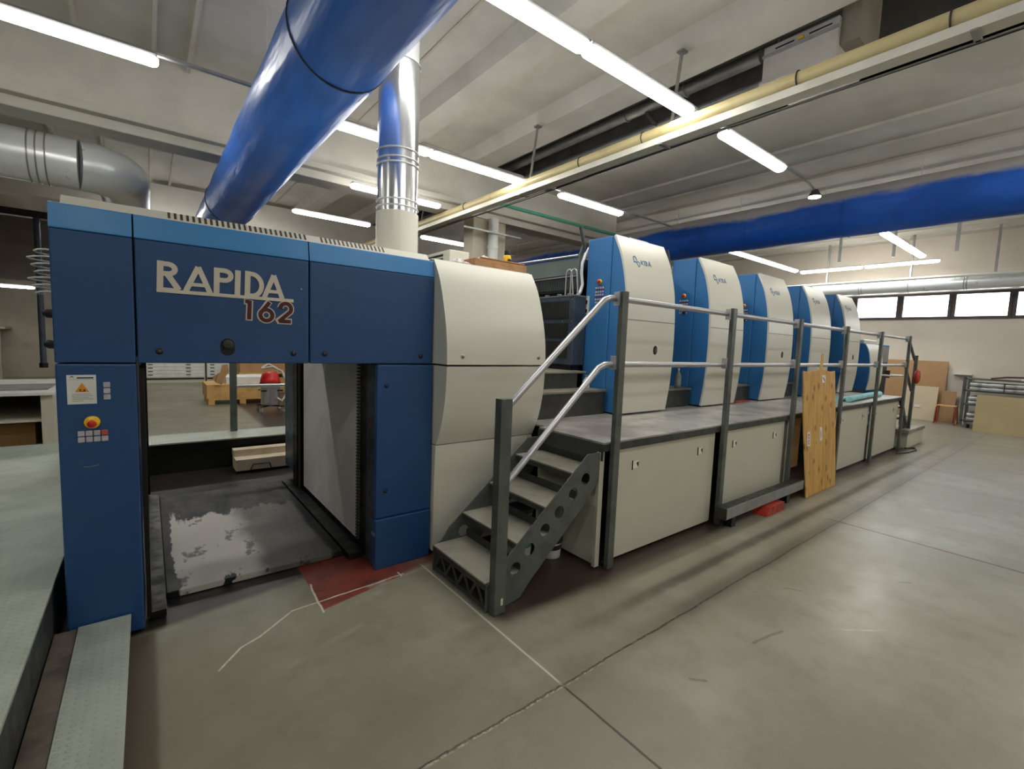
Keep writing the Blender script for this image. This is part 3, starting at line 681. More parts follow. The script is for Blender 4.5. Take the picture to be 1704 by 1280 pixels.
# warning notice
nt = obj('warning_notice', bx(-0.302, YF-0.003, 1.232, -0.198, YF, 1.372), 'paper', D)
nm = MB(); Fn = XZ((-0.302, YF-0.003, 1.232))
nm.stroke([(0.036, 0.126), (0.095, 0.126)], 0.006, Fn, 0.0006); obj('heading', nm, 'blacktext', nt)
nm = MB().filled([[(0.028, 0.058), (0.078, 0.058), (0.053, 0.103)]], Fn, 0.0008); tr = obj('warning_triangle', nm, 'orange_tri', nt)
nm = MB()
for i, w_ in enumerate((0.07, 0.075, 0.06, 0.075, 0.04)): nm.stroke([(0.016, 0.048-i*0.008), (0.016+w_, 0.048-i*0.008)], 0.0018, Fn, 0.0006)
nm.stroke([(0.008, 0.118), (0.097, 0.118)], 0.001, Fn, 0.0006); obj('small_print', nm, 'greytext', nt)
nm = MB().filled([circ(0.046, 0.068, 0.004, 10)], Fn, 0.0012); nm.filled([circ(0.061, 0.067, 0.004, 10)], Fn, 0.0012); nm.stroke([(0.043, 0.061), (0.066, 0.061)], 0.002, Fn, 0.0012)
nm.stroke([(0.013, 0.128), (0.019, 0.134), (0.025, 0.128)], 0.003, Fn, 0.0006)
obj('warning_symbol', nm, 'blacktext', nt)
for i in range(3): obj('key', bx(-0.173, YF-0.006, 1.250+i*0.030, -0.147, YF, 1.276+i*0.030), 'key', D, bev=0.003)
for j in range(2):
    for i in range(4):
        obj('key', bx(-0.272+i*0.0285, YF-0.006, 1.045+j*0.030, -0.247+i*0.0285, YF, 1.071+j*0.030), 'key_red' if (i == 3 and j == 1) else 'key', D, bev=0.003)
es = obj('emergency_stop', MB().lathe([(0.030, 0), (0.030, -0.012), (0.027, -0.016), (0, -0.016)], (-0.218, YF, 1.142), 28, axis='y'), 'yellow', D)
obj('stop_button', MB().lathe([(0.012, -0.014), (0.017, -0.030), (0.017, -0.036), (0.012, -0.040), (0, -0.041)], (-0.218, YF, 1.137), 24, axis='y'), 'red', es)
obj('scratch_mark', MB().stroke([(0, 0), (0.02, -0.003), (0.055, 0.003)], 0.003, XZ((-0.255, YF, 0.925)), 0.0005), 'greytext', D)
# cables on the left flank
cbm = MB()
for i in range(7):
    z_ = 1.97-i*0.034; q_ = 0.012*((i*5) % 3)
    obj('cable_loop', MB().tube([(-0.34, 3.25, z_), (-0.38, 3.24, z_+0.002), (-0.41-q_*0.6, 3.25, z_-0.002), (-0.425-q_, 3.285, z_-0.005), (-0.42-q_, 3.33, z_-0.008), (-0.39, 3.365, z_-0.011), (-0.34, 3.38, z_-0.012)], 0.004, 8), 'white_plastic', D)
for z_ in (1.66, 1.51): obj('cable_gland', MB().lathe([(0.022, 0), (0.022, -0.04), (0.012, -0.055), (0.0, -0.055)], (-0.34, 3.2, z_), 16, axis='x'), 'black', D)

# ================================================================== WHITE HOOD next to the portal
Hd = thing('press_hood', 'large cream curved hood between the blue portal and the stairs', 'machine cover', (2.1, 3.6, 0))
px0, px1 = 1.632, 2.55
def pf(zs): return zs
up = [(3.02, 2.18), (2.93, 2.03), (2.86, 1.83), (2.815, 1.63), (2.80, 1.435)]
lo_ = [(2.80, 1.422), (2.815, 1.20), (2.86, 1.0), (2.93, 0.845)]
bt = [(2.935, 0.838), (2.945, 0.6), (2.945, 0.3), (2.945, 0.04)]
def dens(p, k_=4):
    o_ = []
    n_ = len(p)
    for i in range(n_-1):
        p0 = p[max(0, i-1)]; p1 = p[i]; p2 = p[i+1]; p3 = p[min(n_-1, i+2)]
        for s_ in range(k_):
            t = s_/k_
            o_.append(tuple(0.5*((2*p1[c_])+(-p0[c_]+p2[c_])*t+(2*p0[c_]-5*p1[c_]+4*p2[c_]-p3[c_])*t*t+(-p0[c_]+3*p1[c_]-3*p2[c_]+p3[c_])*t**3) for c_ in (0, 1)))
    o_.append(p[-1]); return o_
def shell(name, prof, x0, x1, back, m, par, bev=0.012, k_=4, smooth=True):
    P_ = dens(prof, k_)
    poly = P_+[(back, P_[-1][1]), (back, P_[0][1])]
    mb = MB(); fn = lambda u, v, w: (w, u, v); k2 = len(poly)
    vs = [fn(u, v, x0) for u, v in poly]+[fn(u, v, x1) for u, v in poly]
    mb.add(vs, [tuple(range(k2)), tuple(range(k2, 2*k2))])
    nf = len(P_)-1
    mb.add(vs, [(i, i+1, k2+i+1, k2+i) for i in range(nf)], None, smooth)
    mb.add(vs, [(i, (i+1) % k2, k2+(i+1) % k2, k2+i) for i in range(nf, k2)])
    return obj(name, mb, m, par, bev=bev)
shell('upper_panel', up, px0, px1, 3.5, 'white', Hd)
shell('middle_panel', lo_, px0, px1, 3.5, 'white', Hd)
shell('lower_panel', bt, px0, px1, 3.5, 'white', Hd, 0.006)
obj('roof_plate', bx(px0, 3.05, 2.16, px1, 5.5, 2.19), 'white', Hd)
obj('core', bx(px0+0.05, 3.5, 0.02, px1-0.03, 5.5, 2.16), 'frame', Hd)
for x_ in (1.76, 2.475): 
    o_ = obj('bolt', MB().lathe([(0.018, 0.01), (0.018, -0.003), (0.012, -0.005), (0, -0.005)], (x_, 2.806, 1.49), 20, axis='y'), 'steel', Hd)
    obj('socket', MB().lathe([(0.008, -0.0055), (0.005, -0.009), (0, -0.009)], (x_, 2.806, 1.49), 6, axis='y'), 'dash', o_)
em = MB()
for (x0_, x1_, z_) in ((2.0, 2.12, 2.02), (2.02, 2.16, 1.78), (2.02, 2.16, 1.72), (2.03, 2.12, 1.60)): em.box(x0_, 2.9, z_, x1_, 2.91, z_+0.004)
# things on the hood roof
t_ = thing('wooden_board', 'brown wooden board lying on top of the cream hood', 'board', (2.35, 3.25, 2.19))
obj('plank', bx(2.03, 3.10, 2.19, 2.56, 3.45, 2.258), 'old_wood', t_, bev=0.003); obj('edge_strip', bx(2.10, 3.11, 2.264, 2.55, 3.14, 2.276), 'cardboard', t_, bev=0.003)
t_ = thing('spray_can', 'yellow can with black cap on the wooden board', 'can', (2.53, 3.28, 2.265))
cx_, cy_ = 2.50, 3.30
obj('can_body', MB().lathe([(0, 0), (0.032, 0), (0.034, 0.004), (0.034, 0.088), (0.028, 0.098), (0, 0.098)], (cx_, cy_, 2.265), 28), 'yellow', t_)
obj('can_badge', MB().filled([circ(0, 0, 0.02, 20, ry=0.014)], XZ((cx_-0.004, cy_-0.035, 2.317)), 0.002), 'blacktext', t_)
obj('cap', MB().lathe([(0.028, 0.098), (0.028, 0.138), (0.022, 0.145), (0, 0.145)], (cx_, cy_, 2.265), 24), 'black', t_)
random.seed(3)
def rag(name, lab, x_, y_, z_, sx, sy, sz, m='rag'):
    mb = MB(); n_ = 10; vs = []
    for i in range(n_+1):
        for j in range(n_+1):
            u, v = i/n_-0.5, j/n_-0.5
            e = max(0, 1-4*max(u*u, v*v)); vs.append((x_+u*sx*(1+0.2*random.random()), y_+v*sy*(1+0.2*random.random()), z_+0.004+sz*e*(0.4+0.6*random.random())))
    k_ = len(vs); vs += [(a, b, z_) for a, b, c_ in vs]
    fs = []
    for i in range(n_):
        for j in range(n_):
            q0 = i*(n_+1)+j; fs.append((q0, q0+1, q0+n_+2, q0+n_+1)); fs.append((k_+q0, k_+q0+n_+1, k_+q0+n_+2, k_+q0+1))
    rim = [i*(n_+1) for i in range(n_+1)]+[n_*(n_+1)+j for j in range(1, n_+1)]+[i*(n_+1)+n_ for i in range(n_-1, -1, -1)]+[j for j in range(n_-1, 0, -1)]
    for i in range(len(rim)): a, b = rim[i], rim[(i+1) % len(rim)]; fs.append((a, b, k_+b, k_+a))
    mb.add(vs, fs, None, True)
    return tag(obj(name, mb, m, base=(x_, y_, z_)), lab, 'cloth')
rag('rag', 'crumpled pale rag on the board beside the yellow can', 2.27, 3.32, 2.265, 0.16, 0.18, 0.07)
rag('rag', 'dark blue folded cloth between the pale rag and the yellow can', 2.425, 3.37, 2.265, 0.09, 0.12, 0.045, 'dark')
rag('rag', 'grey crumpled cloth on the hood roof, left of the board', 1.94, 3.20, 2.205, 0.12, 0.14, 0.05)
t_ = thing('louvred_cabinet', 'small cream louvred cabinet standing on the roof behind the flue', 'vent box', (2.26, 4.0, 2.19))
obj('casing', bx(2.155, 3.70, 2.19, 2.36, 4.30, 2.42), 'white', t_, bev=0.006)
for i in range(3): obj('slot', bx(2.149, 3.82, 2.30+i*0.036, 2.156, 4.26, 2.318+i*0.036), 'black', t_)

# ================================================================== PRINTING UNITS
prof = [(3.05, 2.70), (2.955, 2.50), (2.895, 2.28), (2.865, 2.08), (2.85, 1.80), (2.85, 1.50), (2.865, 1.22), (2.90, 0.945)]
PD = dens(prof, 4)
UW = 0.80
def frontoff(P_, off):
    o_ = []
    for i in range(len(P_)):
        a = Vector(P_[max(0, i-1)]); b = Vector(P_[min(len(P_)-1, i+1)]); d = (b-a).normalized(); nn = Vector((d.y, -d.x))
        if nn.x > 0: nn = -nn
        o_.append((P_[i][0]-nn.x*off, P_[i][1]-nn.y*off))
    return o_
def make_unit(x0):
    t_ = thing('printing_unit', 'cream and blue printing unit nearest the stairs, first of the row', 'printing unit', (x0+UW/2, 3.6, 0.93), 'printing units in a row behind the walkway')
    inner = frontoff(PD, 0.022)
    poly = inner+[(3.078, inner[-1][1]), (3.078, inner[0][1])]
    obj('side_shell', MB().prism(poly, lambda u, v, w: (w, u, v), x0+0.004, x0+UW-0.004), 'blue', t_, bev=0.003)
    # cream front skin following the bulge, in one bent sheet
    def skin(i0, i1, name):
        a, b = PD[i0:i1+1], inner[i0:i1+1]
        poly = a+b[::-1]; k_ = len(poly); mb = MB(); fn = lambda u, v, w: (w, u, v)
        vs = [fn(u, v, x0) for u, v in poly]+[fn(u, v, x0+UW) for u, v in poly]
        na = len(a)
        for e in (0, k_): mb.add([vs[e+i] for i in range(k_)], [(i, i+1, k_-2-i, k_-1-i) for i in range(na-1)])
        mb.add(vs, [(i, i+1, k_+i+1, k_+i) for i in range(na-1)], None, True)
        mb.add(vs, [(i, (i+1) % k_, k_+(i+1) % k_, k_+i) for i in range(na-1, k_)])
        return obj(name, mb, 'white', t_)
    skin(0, 15, 'front_panel_upper'); skin(15, len(PD)-1, 'front_panel_lower')
    yz = PD[15]
    obj('panel_joint', MB().box(x0+0.001, yz[0]-0.001, yz[1]-0.004, x0+UW-0.001, yz[0]+0.01, yz[1]+0.004), 'greytext', t_)
    obj('cabinet', bx(x0-0.005, 3.085, 0.95, x0+UW-0.01, 3.40, 2.695), 'blue', t_, bev=0.01)
    obj('top_cap', bx(x0+0.3, 3.12, 2.695, x0+0.62, 3.36, 2.735), 'steel', t_, bev=0.004)
    obj('plinth', bx(x0+0.02, 2.95, 0.93, x0+UW-0.02, 3.38, 0.952), 'black', t_)
    o_ = obj('round_port', MB().filled([circ(x0+0.475, 1.585, 0.034, 28, ry=0.046)], XZ((0, 2.8495, 0)), 0.004), 'black', t_)
    obj('port_handle', MB().filled([circ(x0+0.483, 1.58, 0.016, 20, ry=0.03)], XZ((0, 2.8455, 0)), 0.003), 'dash', o_)
    # emblem and letters, lying in the slope of the upper panel
    U_ = Vector((0, 0.06, 0.22)).normalized(); O_ = Vector((0, -0.22, 0.06)).normalized()
    FR = (Vector((x0+0.155, 2.9435-0.0014, 2.455)), Vector((1, 0, 0)), U_, O_)
    e = MB()
    e.stroke([(0.006, 0.0)]+arc(0.026, 0.024, 0.022, 0.026, 200, 20, 10)+[(0.056, 0.008)], 0.011, FR, 0.003)
    e.stroke([(0.0, -0.012), (0.022, -0.006), (0.048, -0.014), (0.068, -0.044), (0.074, -0.058)], 0.015, FR, 0.003)
    e.stroke([(0.050, -0.002), (0.074, 0.0), (0.098, -0.014), (0.094, -0.036), (0.078, -0.052)], 0.010, FR, 0.003)
    obj('emblem', e, 'logo', t_)
    k2 = MB(); s_ = lambda p: k2.stroke(p, 0.011, FR, 0.003)
    s_([(0.122, -0.028), (0.122, 0.020)]); s_([(0.162, 0.020), (0.128, -0.004), (0.164, -0.028)])
    s_([(0.180, -0.024), (0.180, 0.016), (0.206, 0.016)]+arc(0.206, 0.006, 0.012, 0.010, 85, -85, 6)+[(0.184, -0.004), (0.206, -0.004)]+arc(0.207, -0.014, 0.013, 0.010, 85, -85, 6)+[(0.180, -0.024)])
    s_([(0.236, -0.028), (0.260, 0.020), (0.284, -0.028)]); s_([(0.246, -0.014), (0.274, -0.014)])
    obj('maker_letters', k2, 'logo', t_)
    # side controls
    FS = lambda y_, z_: (Vector((x0-0.005, y_, z_)), Vector((0, -1, 0)), Vector((0, 0, 1)), Vector((-1, 0, 0)))
    es = obj('emergency_stop', MB().lathe([(0.026, 0), (0.026, -0.010), (0, -0.010)], (x0-0.005, 3.215, 2.255), 24, axis='x'), 'yellow', t_)
    obj('stop_button', MB().lathe([(0.012, -0.008), (0.020, -0.020), (0.020, -0.028), (0.012, -0.034), (0, -0.034)], (x0-0.005, 3.215, 2.255), 24, axis='x'), 'red', es)
    kp = MB().box(x0-0.0065, 3.272, 2.035, x0-0.005, 3.152, 2.210, 'navy')
    for r_, z_ in enumerate((2.195, 2.155, 2.125, 2.08, 2.050)):
        for c_ in range(4): kp.box(x0-0.011, 3.268-c_*0.030, z_-0.010, x0-0.004, 3.248-c_*0.030, z_+0.010, 'key')
    obj('keypad', kp, 'key', t_)
    obj('dial', MB().lathe([(0.016, 0), (0.014, -0.024), (0, -0.024)], (x0-0.005, 3.20, 2.05), 20, axis='x'), 'black', t_)
    sb = obj('socket_box', bx(x0-0.03, 3.345, 1.93, x0-0.005, 3.385, 2.12), 'white_plastic', t_, bev=0.003)
    for z_ in (2.055, 1.965): obj('socket', bx(x0-0.045, 3.35, z_-0.018, x0-0.03, 3.38, z_+0.018), 'black', sb)
    obj('hose', MB().tube([(x0+0.03, 3.42, 2.62), (x0-0.01, 3.43, 2.56), (x0-0.04, 3.44, 2.46), (x0-0.045, 3.44, 2.36), (x0-0.035, 3.43, 2.24), (x0-0.06, 3.43, 2.16), (x0-0.12, 3.43, 2.10)], 0.017, 10), 'galv', t_)
    obj('gas_strut', MB().tube([(x0-0.02, 3.43, 2.60), (x0-0.09, 3.44, 2.82)], 0.020, 10), 'frame', t_)
    obj('bracket_arm', MB().tube([(x0+0.0, 3.46, 2.66), (x0-0.04, 3.47, 2.55), (x0-0.05, 3.48, 1.18)], 0.022, 8), 'frame', t_)
    return t_
U1 = make_unit(3.63)
labs = ['second printing unit from the stairs', 'third printing unit from the stairs, middle of the row of five', 'fourth printing unit from the stairs, above the plywood sheet', 'fifth and farthest of the tall printing units']
for i, l_ in enumerate(labs): dup(U1, (3.63+UW/2+1.53*(i+1), 3.6, 0.93), l_)

# machine body behind the units and steps between
PB = thing('press_machinery', 'dark steel press body behind the row of printing units, green side cover by the stairs', 'machine', (7, 4.5, 0))
obj('body', bx(3.64, 3.5, 0.0, 11.1, 5.4, 2.53), 'black', PB, bev=0.01)
obj('green_cover', bx(3.60, 3.50, 2.36, 3.64, 4.75, 2.535), 'green_grey', PB)
obj('cover_rail', MB().tube([(3.59, 3.50, 2.55), (3.59, 4.75, 2.575)], 0.012, 8), 'alu', PB)
mg = MB().box(3.61, 3.5, 2.18, 3.64, 4.75, 2.34, 'black')
for i in range(46): mg.box(3.604, 3.51+i*0.026, 2.205, 3.61, 3.519+i*0.026, 2.325, 'post')
mg.box(3.595, 3.5, 2.335, 3.64, 4.75, 2.35, 'alu')
obj('mesh_guard', mg, None, PB)
for i in range(4):
    a = 4.44+1.53*i
    sp = thing('step_block', ['step block between first and second printing units', 'step block between second and third printing units', 'step block between third and fourth printing units', 'step block between fourth and fifth printing units'][i], 'step', (a+0.34, 3.3, 0.93), 'step blocks between the printing units')
    obj('step_side', bx(a, 3.04, 0.931, a+0.695, 3.49, 1.13), 'frame', sp, bev=0.004); obj('step_plate', bx(a-0.003, 3.02, 1.13, a+0.695, 3.49, 1.15), 'tread', sp)
for u_ in [o for o in COL.objects if o.name.startswith('printing_unit.')]:
    ux = u_.location.x-UW/2
    obj('valve_handwheel', MB().lathe([(0.0, 0), (0.05, 0), (0.055, -0.012), (0.045, -0.02), (0.015, -0.02), (0, -0.035)], (ux-0.03, 3.34, 1.82), 20, axis='x'), 'black', u_)
# dark gripper box with louvred side
GB = thing('louvred_machine_box', 'dark grey mesh-sided box with two hoop handles beside the first printing unit', 'machine box', (3.51, 3.65, 1.346))
obj('body', bx(3.42, 3.36, 1.40, 3.595, 4.05, 2.105), 'dark', GB, bev=0.008)
obj('foot_block', bx(3.44, 3.40, 1.347, 3.58, 4.0, 1.40), 'black', GB)
gm = MB()
for (za, zb) in ((1.88, 2.06), (1.68, 1.83), (1.47, 1.64)):
    gm.box(3.414, 3.44, za, 3.42, 3.98, zb, 'black')
    for i in range(24): gm.box(3.409, 3.443+i*0.0225, za, 3.415, 3.450+i*0.0225, zb, 'frame')
    zz = za+0.012
    while zz < zb: gm.box(3.410, 3.44, zz, 3.4145, 3.98, zz+0.004, 'frame'); zz += 0.02
obj('mesh_side', gm, None, GB)
obj('top_strip', bx(3.415, 3.36, 2.105, 3.60, 4.05, 2.118), 'steel', GB)
for y_ in (3.40, 3.47):
    obj('hoop_handle', MB().tube([(3.46, y_+0.07, 2.11), (3.46, y_+0.065, 2.33), (3.462, y_+0.05, 2.375), (3.464, y_+0.02, 2.385), (3.468, y_-0.005, 2.36), (3.47, y_-0.01, 2.30), (3.475, y_-0.03, 2.11)], 0.008, 10), 'alu', GB)
for y_ in (3.76, 3.57, 3.42): obj('clip', bx(3.412, y_, 2.118, 3.44, y_+0.04, 2.135), 'alu', GB)
for y_, z_ in ((3.39, 2.07), (3.39, 1.85), (3.52, 1.85)): obj('screw', MB().lathe([(0.006, 0), (0, -0.004)], (3.42, y_, z_), 10, axis='x'), 'steel', GB)
# upper steps
US = thing('upper_steps', 'two dark steps rising from the walkway beside the first printing unit', 'steps', (3.1, 3.3, 0.93))
obj('riser', bx(2.56, 3.05, 0.931, 3.60, 3.08, 1.155), 'frame', US); obj('tread', bx(2.56, 3.03, 1.155, 3.61, 3.30, 1.175), 'tread', US, bev=0.003)
obj('riser', bx(2.56, 3.27, 1.175, 3.42, 3.30, 1.325), 'frame', US); obj('tread', bx(2.56, 3.25, 1.325, 3.53, 4.3, 1.345), 'tread', US, bev=0.003)
obj('step_block', bx(2.56, 3.31, 0.931, 3.42, 4.3, 1.325), 'frame', US)
t_ = thing('spray_bottle', 'small translucent bottle beside the upper step by the first printing unit', 'bottle', (3.49, 3.21, 1.176))
obj('bottle_body', MB().lathe([(0, 0), (0.035, 0), (0.037, 0.01), (0.035, 0.07), (0.012, 0.105), (0.012, 0.115), (0, 0.115)], (3.49, 3.21, 1.176), 20), 'paper', t_); obj('bottle_cap', MB().lathe([(0.014, 0.115), (0.014, 0.135), (0, 0.135)], (3.49, 3.21, 1.176), 16), 'green_grey', t_)
def bottle(x_, y_, z_, lab):
    t_ = thing('oil_bottle', lab, 'bottle', (x_, y_, z_))
    obj('bottle_body', MB().lathe([(0, 0), (0.034, 0), (0.036, 0.01), (0.036, 0.13), (0.030, 0.16), (0.013, 0.19), (0.013, 0.21), (0, 0.21)], (x_, y_, z_), 24), 'green_grey', t_)
    obj('bottle_label', MB().lathe([(0.0365, 0.03), (0.0365, 0.11)], (x_, y_, z_), 24), 'greytext', t_)
    obj('bottle_cap', MB().lathe([(0.016, 0.205), (0.016, 0.235), (0, 0.235)], (x_, y_, z_), 16), 'steel', t_)
bottle(4.93, 3.08, 1.15, 'small round bottle on the step between first and second printing units')
t_ = thing('cleaning_cloth', 'small red-edged cloth on the walkway beyond the second printing unit', 'cloth', (6.25, 2.95, 0.932))
obj('cloth_body', bx(6.08, 2.93, 0.932, 6.5, 3.02, 0.945), 'red_brown', t_, bev=0.004)

# last low unit and feeder cabinet
FU = thing('feeder_unit', 'low cream and blue end unit beyond the tall printing units', 'machine', (11.6, 3.6, 0))
p6 = [(2.93, 1.86), (2.86, 1.70), (2.82, 1.42), (2.82, 1.15), (2.85, 0.94)]
shell('front_cover', p6, 11.22, 12.05, 2.95, 'white', FU)
obj('side_shell', MB().prism([(2.95, 0.94), (2.95, 1.86), (3.1, 1.86), (3.1, 0.94)], lambda u, v, w: (w, u, v), 11.22, 12.05), 'blue', FU)
obj('blue_side', MB().prism([(p[0]+0.012, p[1]) for p in dens(p6)]+[(3.1, 0.94), (3.1, 1.86)], lambda u, v, w: (w, u, v), 11.205, 11.219), 'blue', FU)
obj('cream_top', bx(11.22, 2.96, 1.86, 12.05, 4.6, 1.95), 'white', FU, bev=0.02)
obj('body', bx(11.22, 3.1, 0.0, 12.1, 5.0, 1.85), 'dark', FU)
FC = thing('feeder_cabinet', 'tall grey and blue feeder cabinet with dark recess at the far end of the press', 'machine', (12.6, 3.3, 0))
obj('cabinet', bx(12.35, 2.97, 0.0, 13.05, 3.9, 1.88), 'blue', FC, bev=0.01)
obj('display_panel', bx(12.38, 2.955, 1.50, 12.95, 2.97, 1.84), 'housing', FC)
obj('recess', bx(12.38, 2.958, 0.80, 12.95, 2.97, 1.48), 'black', FC)
obj('grab_loop', MB().tube([(12.4, 2.96, 1.22), (12.5, 2.7, 1.22), (12.8, 2.62, 1.22), (13.0, 2.7, 1.22), (13.04, 2.96, 1.22)], 0.016, 8), 'alu', FC)
obj('handle', bx(12.97, 2.9, 1.15, 13.0, 2.97, 1.32), 'dash', FC)

# ================================================================== WALKWAY, RAILS, STAIRS
YP = 2.10
PF = thing('walkway_platform', 'raised walkway with grey metal deck and cream side panels along the press', 'platform', (6.4, 2.6, 0))
obj('deck', bx(2.56, 2.10, 0.918, 10.42, 3.08, 0.93).box(2.50, 2.10, 0.918, 2.56, 2.785, 0.93), 'deck', PF)
obj('deck_inner', bx(2.56, 3.08, 0.918, 11.15, 3.4, 0.93), 'deck', PF)
obj('edge_beam', bx(2.50, 2.095, 0.868, 10.42, 2.14, 0.917), 'frame', PF)
obj('edge_beam', bx(2.489, 2.10, 0.80, 2.50, 2.785, 0.918), 'frame', PF)
PX = [2.59, 4.13, 5.63, 7.14, 8.66, 10.30]
pans = [(2.66, 4.07, 0.03), (4.20, 5.58, 0.11), (7.20, 8.60, 0.03), (8.72, 10.26, 0.03)]
for a, b, z0_ in pans:
    p_ = obj('side_panel', bx(a, 2.125, z0_, b, 2.145, 0.855), 'panel', PF, bev=0.003)
    for hx in ((a+0.245), (b-0.245)):
        q = obj('latch', bx(hx-0.035, 2.1215, 0.69, hx+0.035, 2.125, 0.745), 'white_rim', p_)
        lm = MB().box(hx-0.040, 2.119, 0.682, hx-0.034, 2.125, 0.752); lm.filled([[(hx+0.034, 0.738), (hx+0.034, 0.694), (hx+0.008, 0.728)]], XZ((0, 2.1215, 0)), 0.002)
        obj('latch_grip', lm, 'black', p_)
obj('open_bay_side', bx(5.70, 2.14, 0.03, 5.78, 2.7, 0.86), 'panel', PF)
obj('brown_inner_board', bx(5.80, 2.5, 0.05, 7.1, 2.52, 0.86), 'cardboard', PF)
obj('end_panel', bx(2.50, 2.13, 0.03, 2.515, 2.78, 0.60), 'panel', PF); obj('end_panel_edge', bx(2.485, 2.115, 0.02, 2.53, 2.145, 0.86), 'panel', PF)
obj('end_panel_upper', bx(2.52, 2.15, 0.60, 2.53, 2.79, 0.86), 'frame', PF)
obj('rear_skirt', bx(2.55, 2.94, 0.02, 11.0, 2.97, 0.9), 'black', PF)
for x_ in PX: obj('foot', MB().lathe([(0, 0.03), (0.02, 0.03), (0.035, 0.0), (0, 0)], (x_+0.02, 2.15, 0), 14), 'black', PF)

HR = thing('handrail', 'grey steel posts with two aluminium rails along the walkway and down the stairs', 'railing', (6.4, YP, 0))
for i, x_ in enumerate(PX):
    pb = MB().box(x_-0.032, 2.055, 0.005, x_+0.032, 2.092, 1.985)
    obj('post', pb, 'post', HR, bev=0.003)
    for z_ in (1.915, 1.475):
        obj('bracket', bx(x_-0.045, 2.075, z_-0.03, x_-0.031, 2.125, z_+0.065), 'alu', HR, bev=0.002)
ys = 2.118
obj('top_rail', MB().tube([(1.60, ys, 1.19), (2.44, ys, 1.915), (2.50, ys, 1.935), (2.6, ys, 1.937), (10.30, ys, 1.937)], 0.021, 16), 'alu', HR)
obj('mid_rail', MB().tube([(1.62, ys, 0.735), (2.42, ys, 1.455), (2.48, ys, 1.478), (2.6, ys, 1.48), (10.30, ys, 1.48)], 0.021, 16), 'alu', HR)
for x_ in (3.35, 6.4): pass
obj('stair_post', bx(1.555, 2.055, 0.005, 1.635, 2.115, 1.285), 'post', HR, bev=0.003)
obj('sticker', bx(1.60, 2.052, 0.06, 1.615, 2.055, 0.10), 'letter', HR)
obj('end_post', bx(10.87, 2.055, 0.33, 10.93, 2.10, 1.66), 'post', HR, bev=0.003)
obj('end_rail', MB().tube([(10.30, 2.10, 1.94), (10.36, 2.10, 1.93), (10.90, 2.10, 1.58)], 0.021, 12), 'post', HR)
obj('end_rail', MB().tube([(10.30, 2.10, 1.46), (10.36, 2.10, 1.44), (10.90, 2.10, 1.02)], 0.021, 12), 'post', HR)
obj('end_brace', MB().tube([(10.34, 2.12, 0.88), (10.86, 2.12, 0.42)], 0.03, 8), 'post', HR)

ST = thing('access_stairs', 'grey steel staircase of four treads with round-holed side plates leading to the walkway', 'stairs', (2.0, 2.45, 0))
spol = [(1.535, 0.0), (1.535, 0.165), (1.60, 0.20), (1.665, 0.285), (2.36, 0.86), (2.485, 0.86), (2.485, 0.66), (2.36, 0.52), (1.86, 0.085), (1.80, 0.015), (1.70, 0.0)]
holes = [circ(hx, hz, 0.042, 24) for hx, hz in ((2.35, 0.69), (2.235, 0.605), (2.11, 0.505), (1.99, 0.41), (1.865, 0.31), (1.755, 0.215))]
obj('side_plate', MB().filled([spol]+holes, XZ((0, 2.125, 0)), 0.008), 'post', ST)
obj('side_plate', MB().filled([spol]+[circ(1.78, 0.23, 0.042, 24)], XZ((0, 2.765, 0)), 0.008), 'post', ST)
for i, (tx, tz) in enumerate(((1.53, 0.186), (1.765, 0.372), (1.995, 0.558), (2.24, 0.744))):
    tr_ = obj('tread', bx(tx, 2.126, tz-0.012, tx+0.28, 2.756, tz), 'tread', ST, bev=0.002)
    obj('nosing', bx(tx, 2.126, tz-0.045, tx+0.008, 2.756, tz-0.012), 'frame', tr_)
    obj('back_lip', bx(tx+0.274, 2.126, tz, tx+0.28, 2.756, tz+0.055), 'frame', tr_)
tr_ = MB(); Fz = (Vector((1.545, 2.13, 0.03)), Vector((0, 1, 0)), Vector((0, 0, 1)), Vector((-1, 0, 0)))
tr_.stroke([(0, 0), (0.62, 0)], 0.02, Fz, 0.006)
pts = []
for i in range(9): pts.append((0.02+i*0.073, 0.115 if i % 2 else 0.01))
for i in range(8): tr_.stroke([pts[i], pts[i+1]], 0.022, Fz, 0.006)
obj('front_lattice', tr_, 'frame', ST)

def bucket(x_, y_, z_, lab, mt='white_plastic', band='green_pipe', r=0.10, h=0.20):
    t_ = thing('bucket', lab, 'bucket', (x_, y_, z_))
    obj('pail', MB().lathe([(0, 0), (r*0.86, 0), (r*0.88, 0.005), (r, h), (r*0.96, h), (r*0.84, 0.01), (0, 0.01)], (x_, y_, z_), 32), mt, t_)
    obj('lid_rim', MB().lathe([(r*1.0, h-0.03), (r*1.06, h-0.028), (r*1.06, h), (r*0.5, h+0.004), (0, h+0.004)], (x_, y_, z_), 32), 'cable', t_)
    obj('band', MB().lathe([(r*0.935, h*0.45), (r*0.965, h*0.7)], (x_, y_, z_), 32), band, t_)
bucket(2.385, 2.47, 0, 'white bucket with dark band on the floor under the stairs, seen below the side plate', band='cable', r=0.085, h=0.15)
bucket(2.18, 2.6, 0, 'white bucket with green band on the floor in the middle beneath the stairs')
bucket(2.18, 2.6, 0.205, 'dark-lidded pail stacked on the green-banded bucket under the stairs', 'greytext', 'cable', 0.095, 0.18)
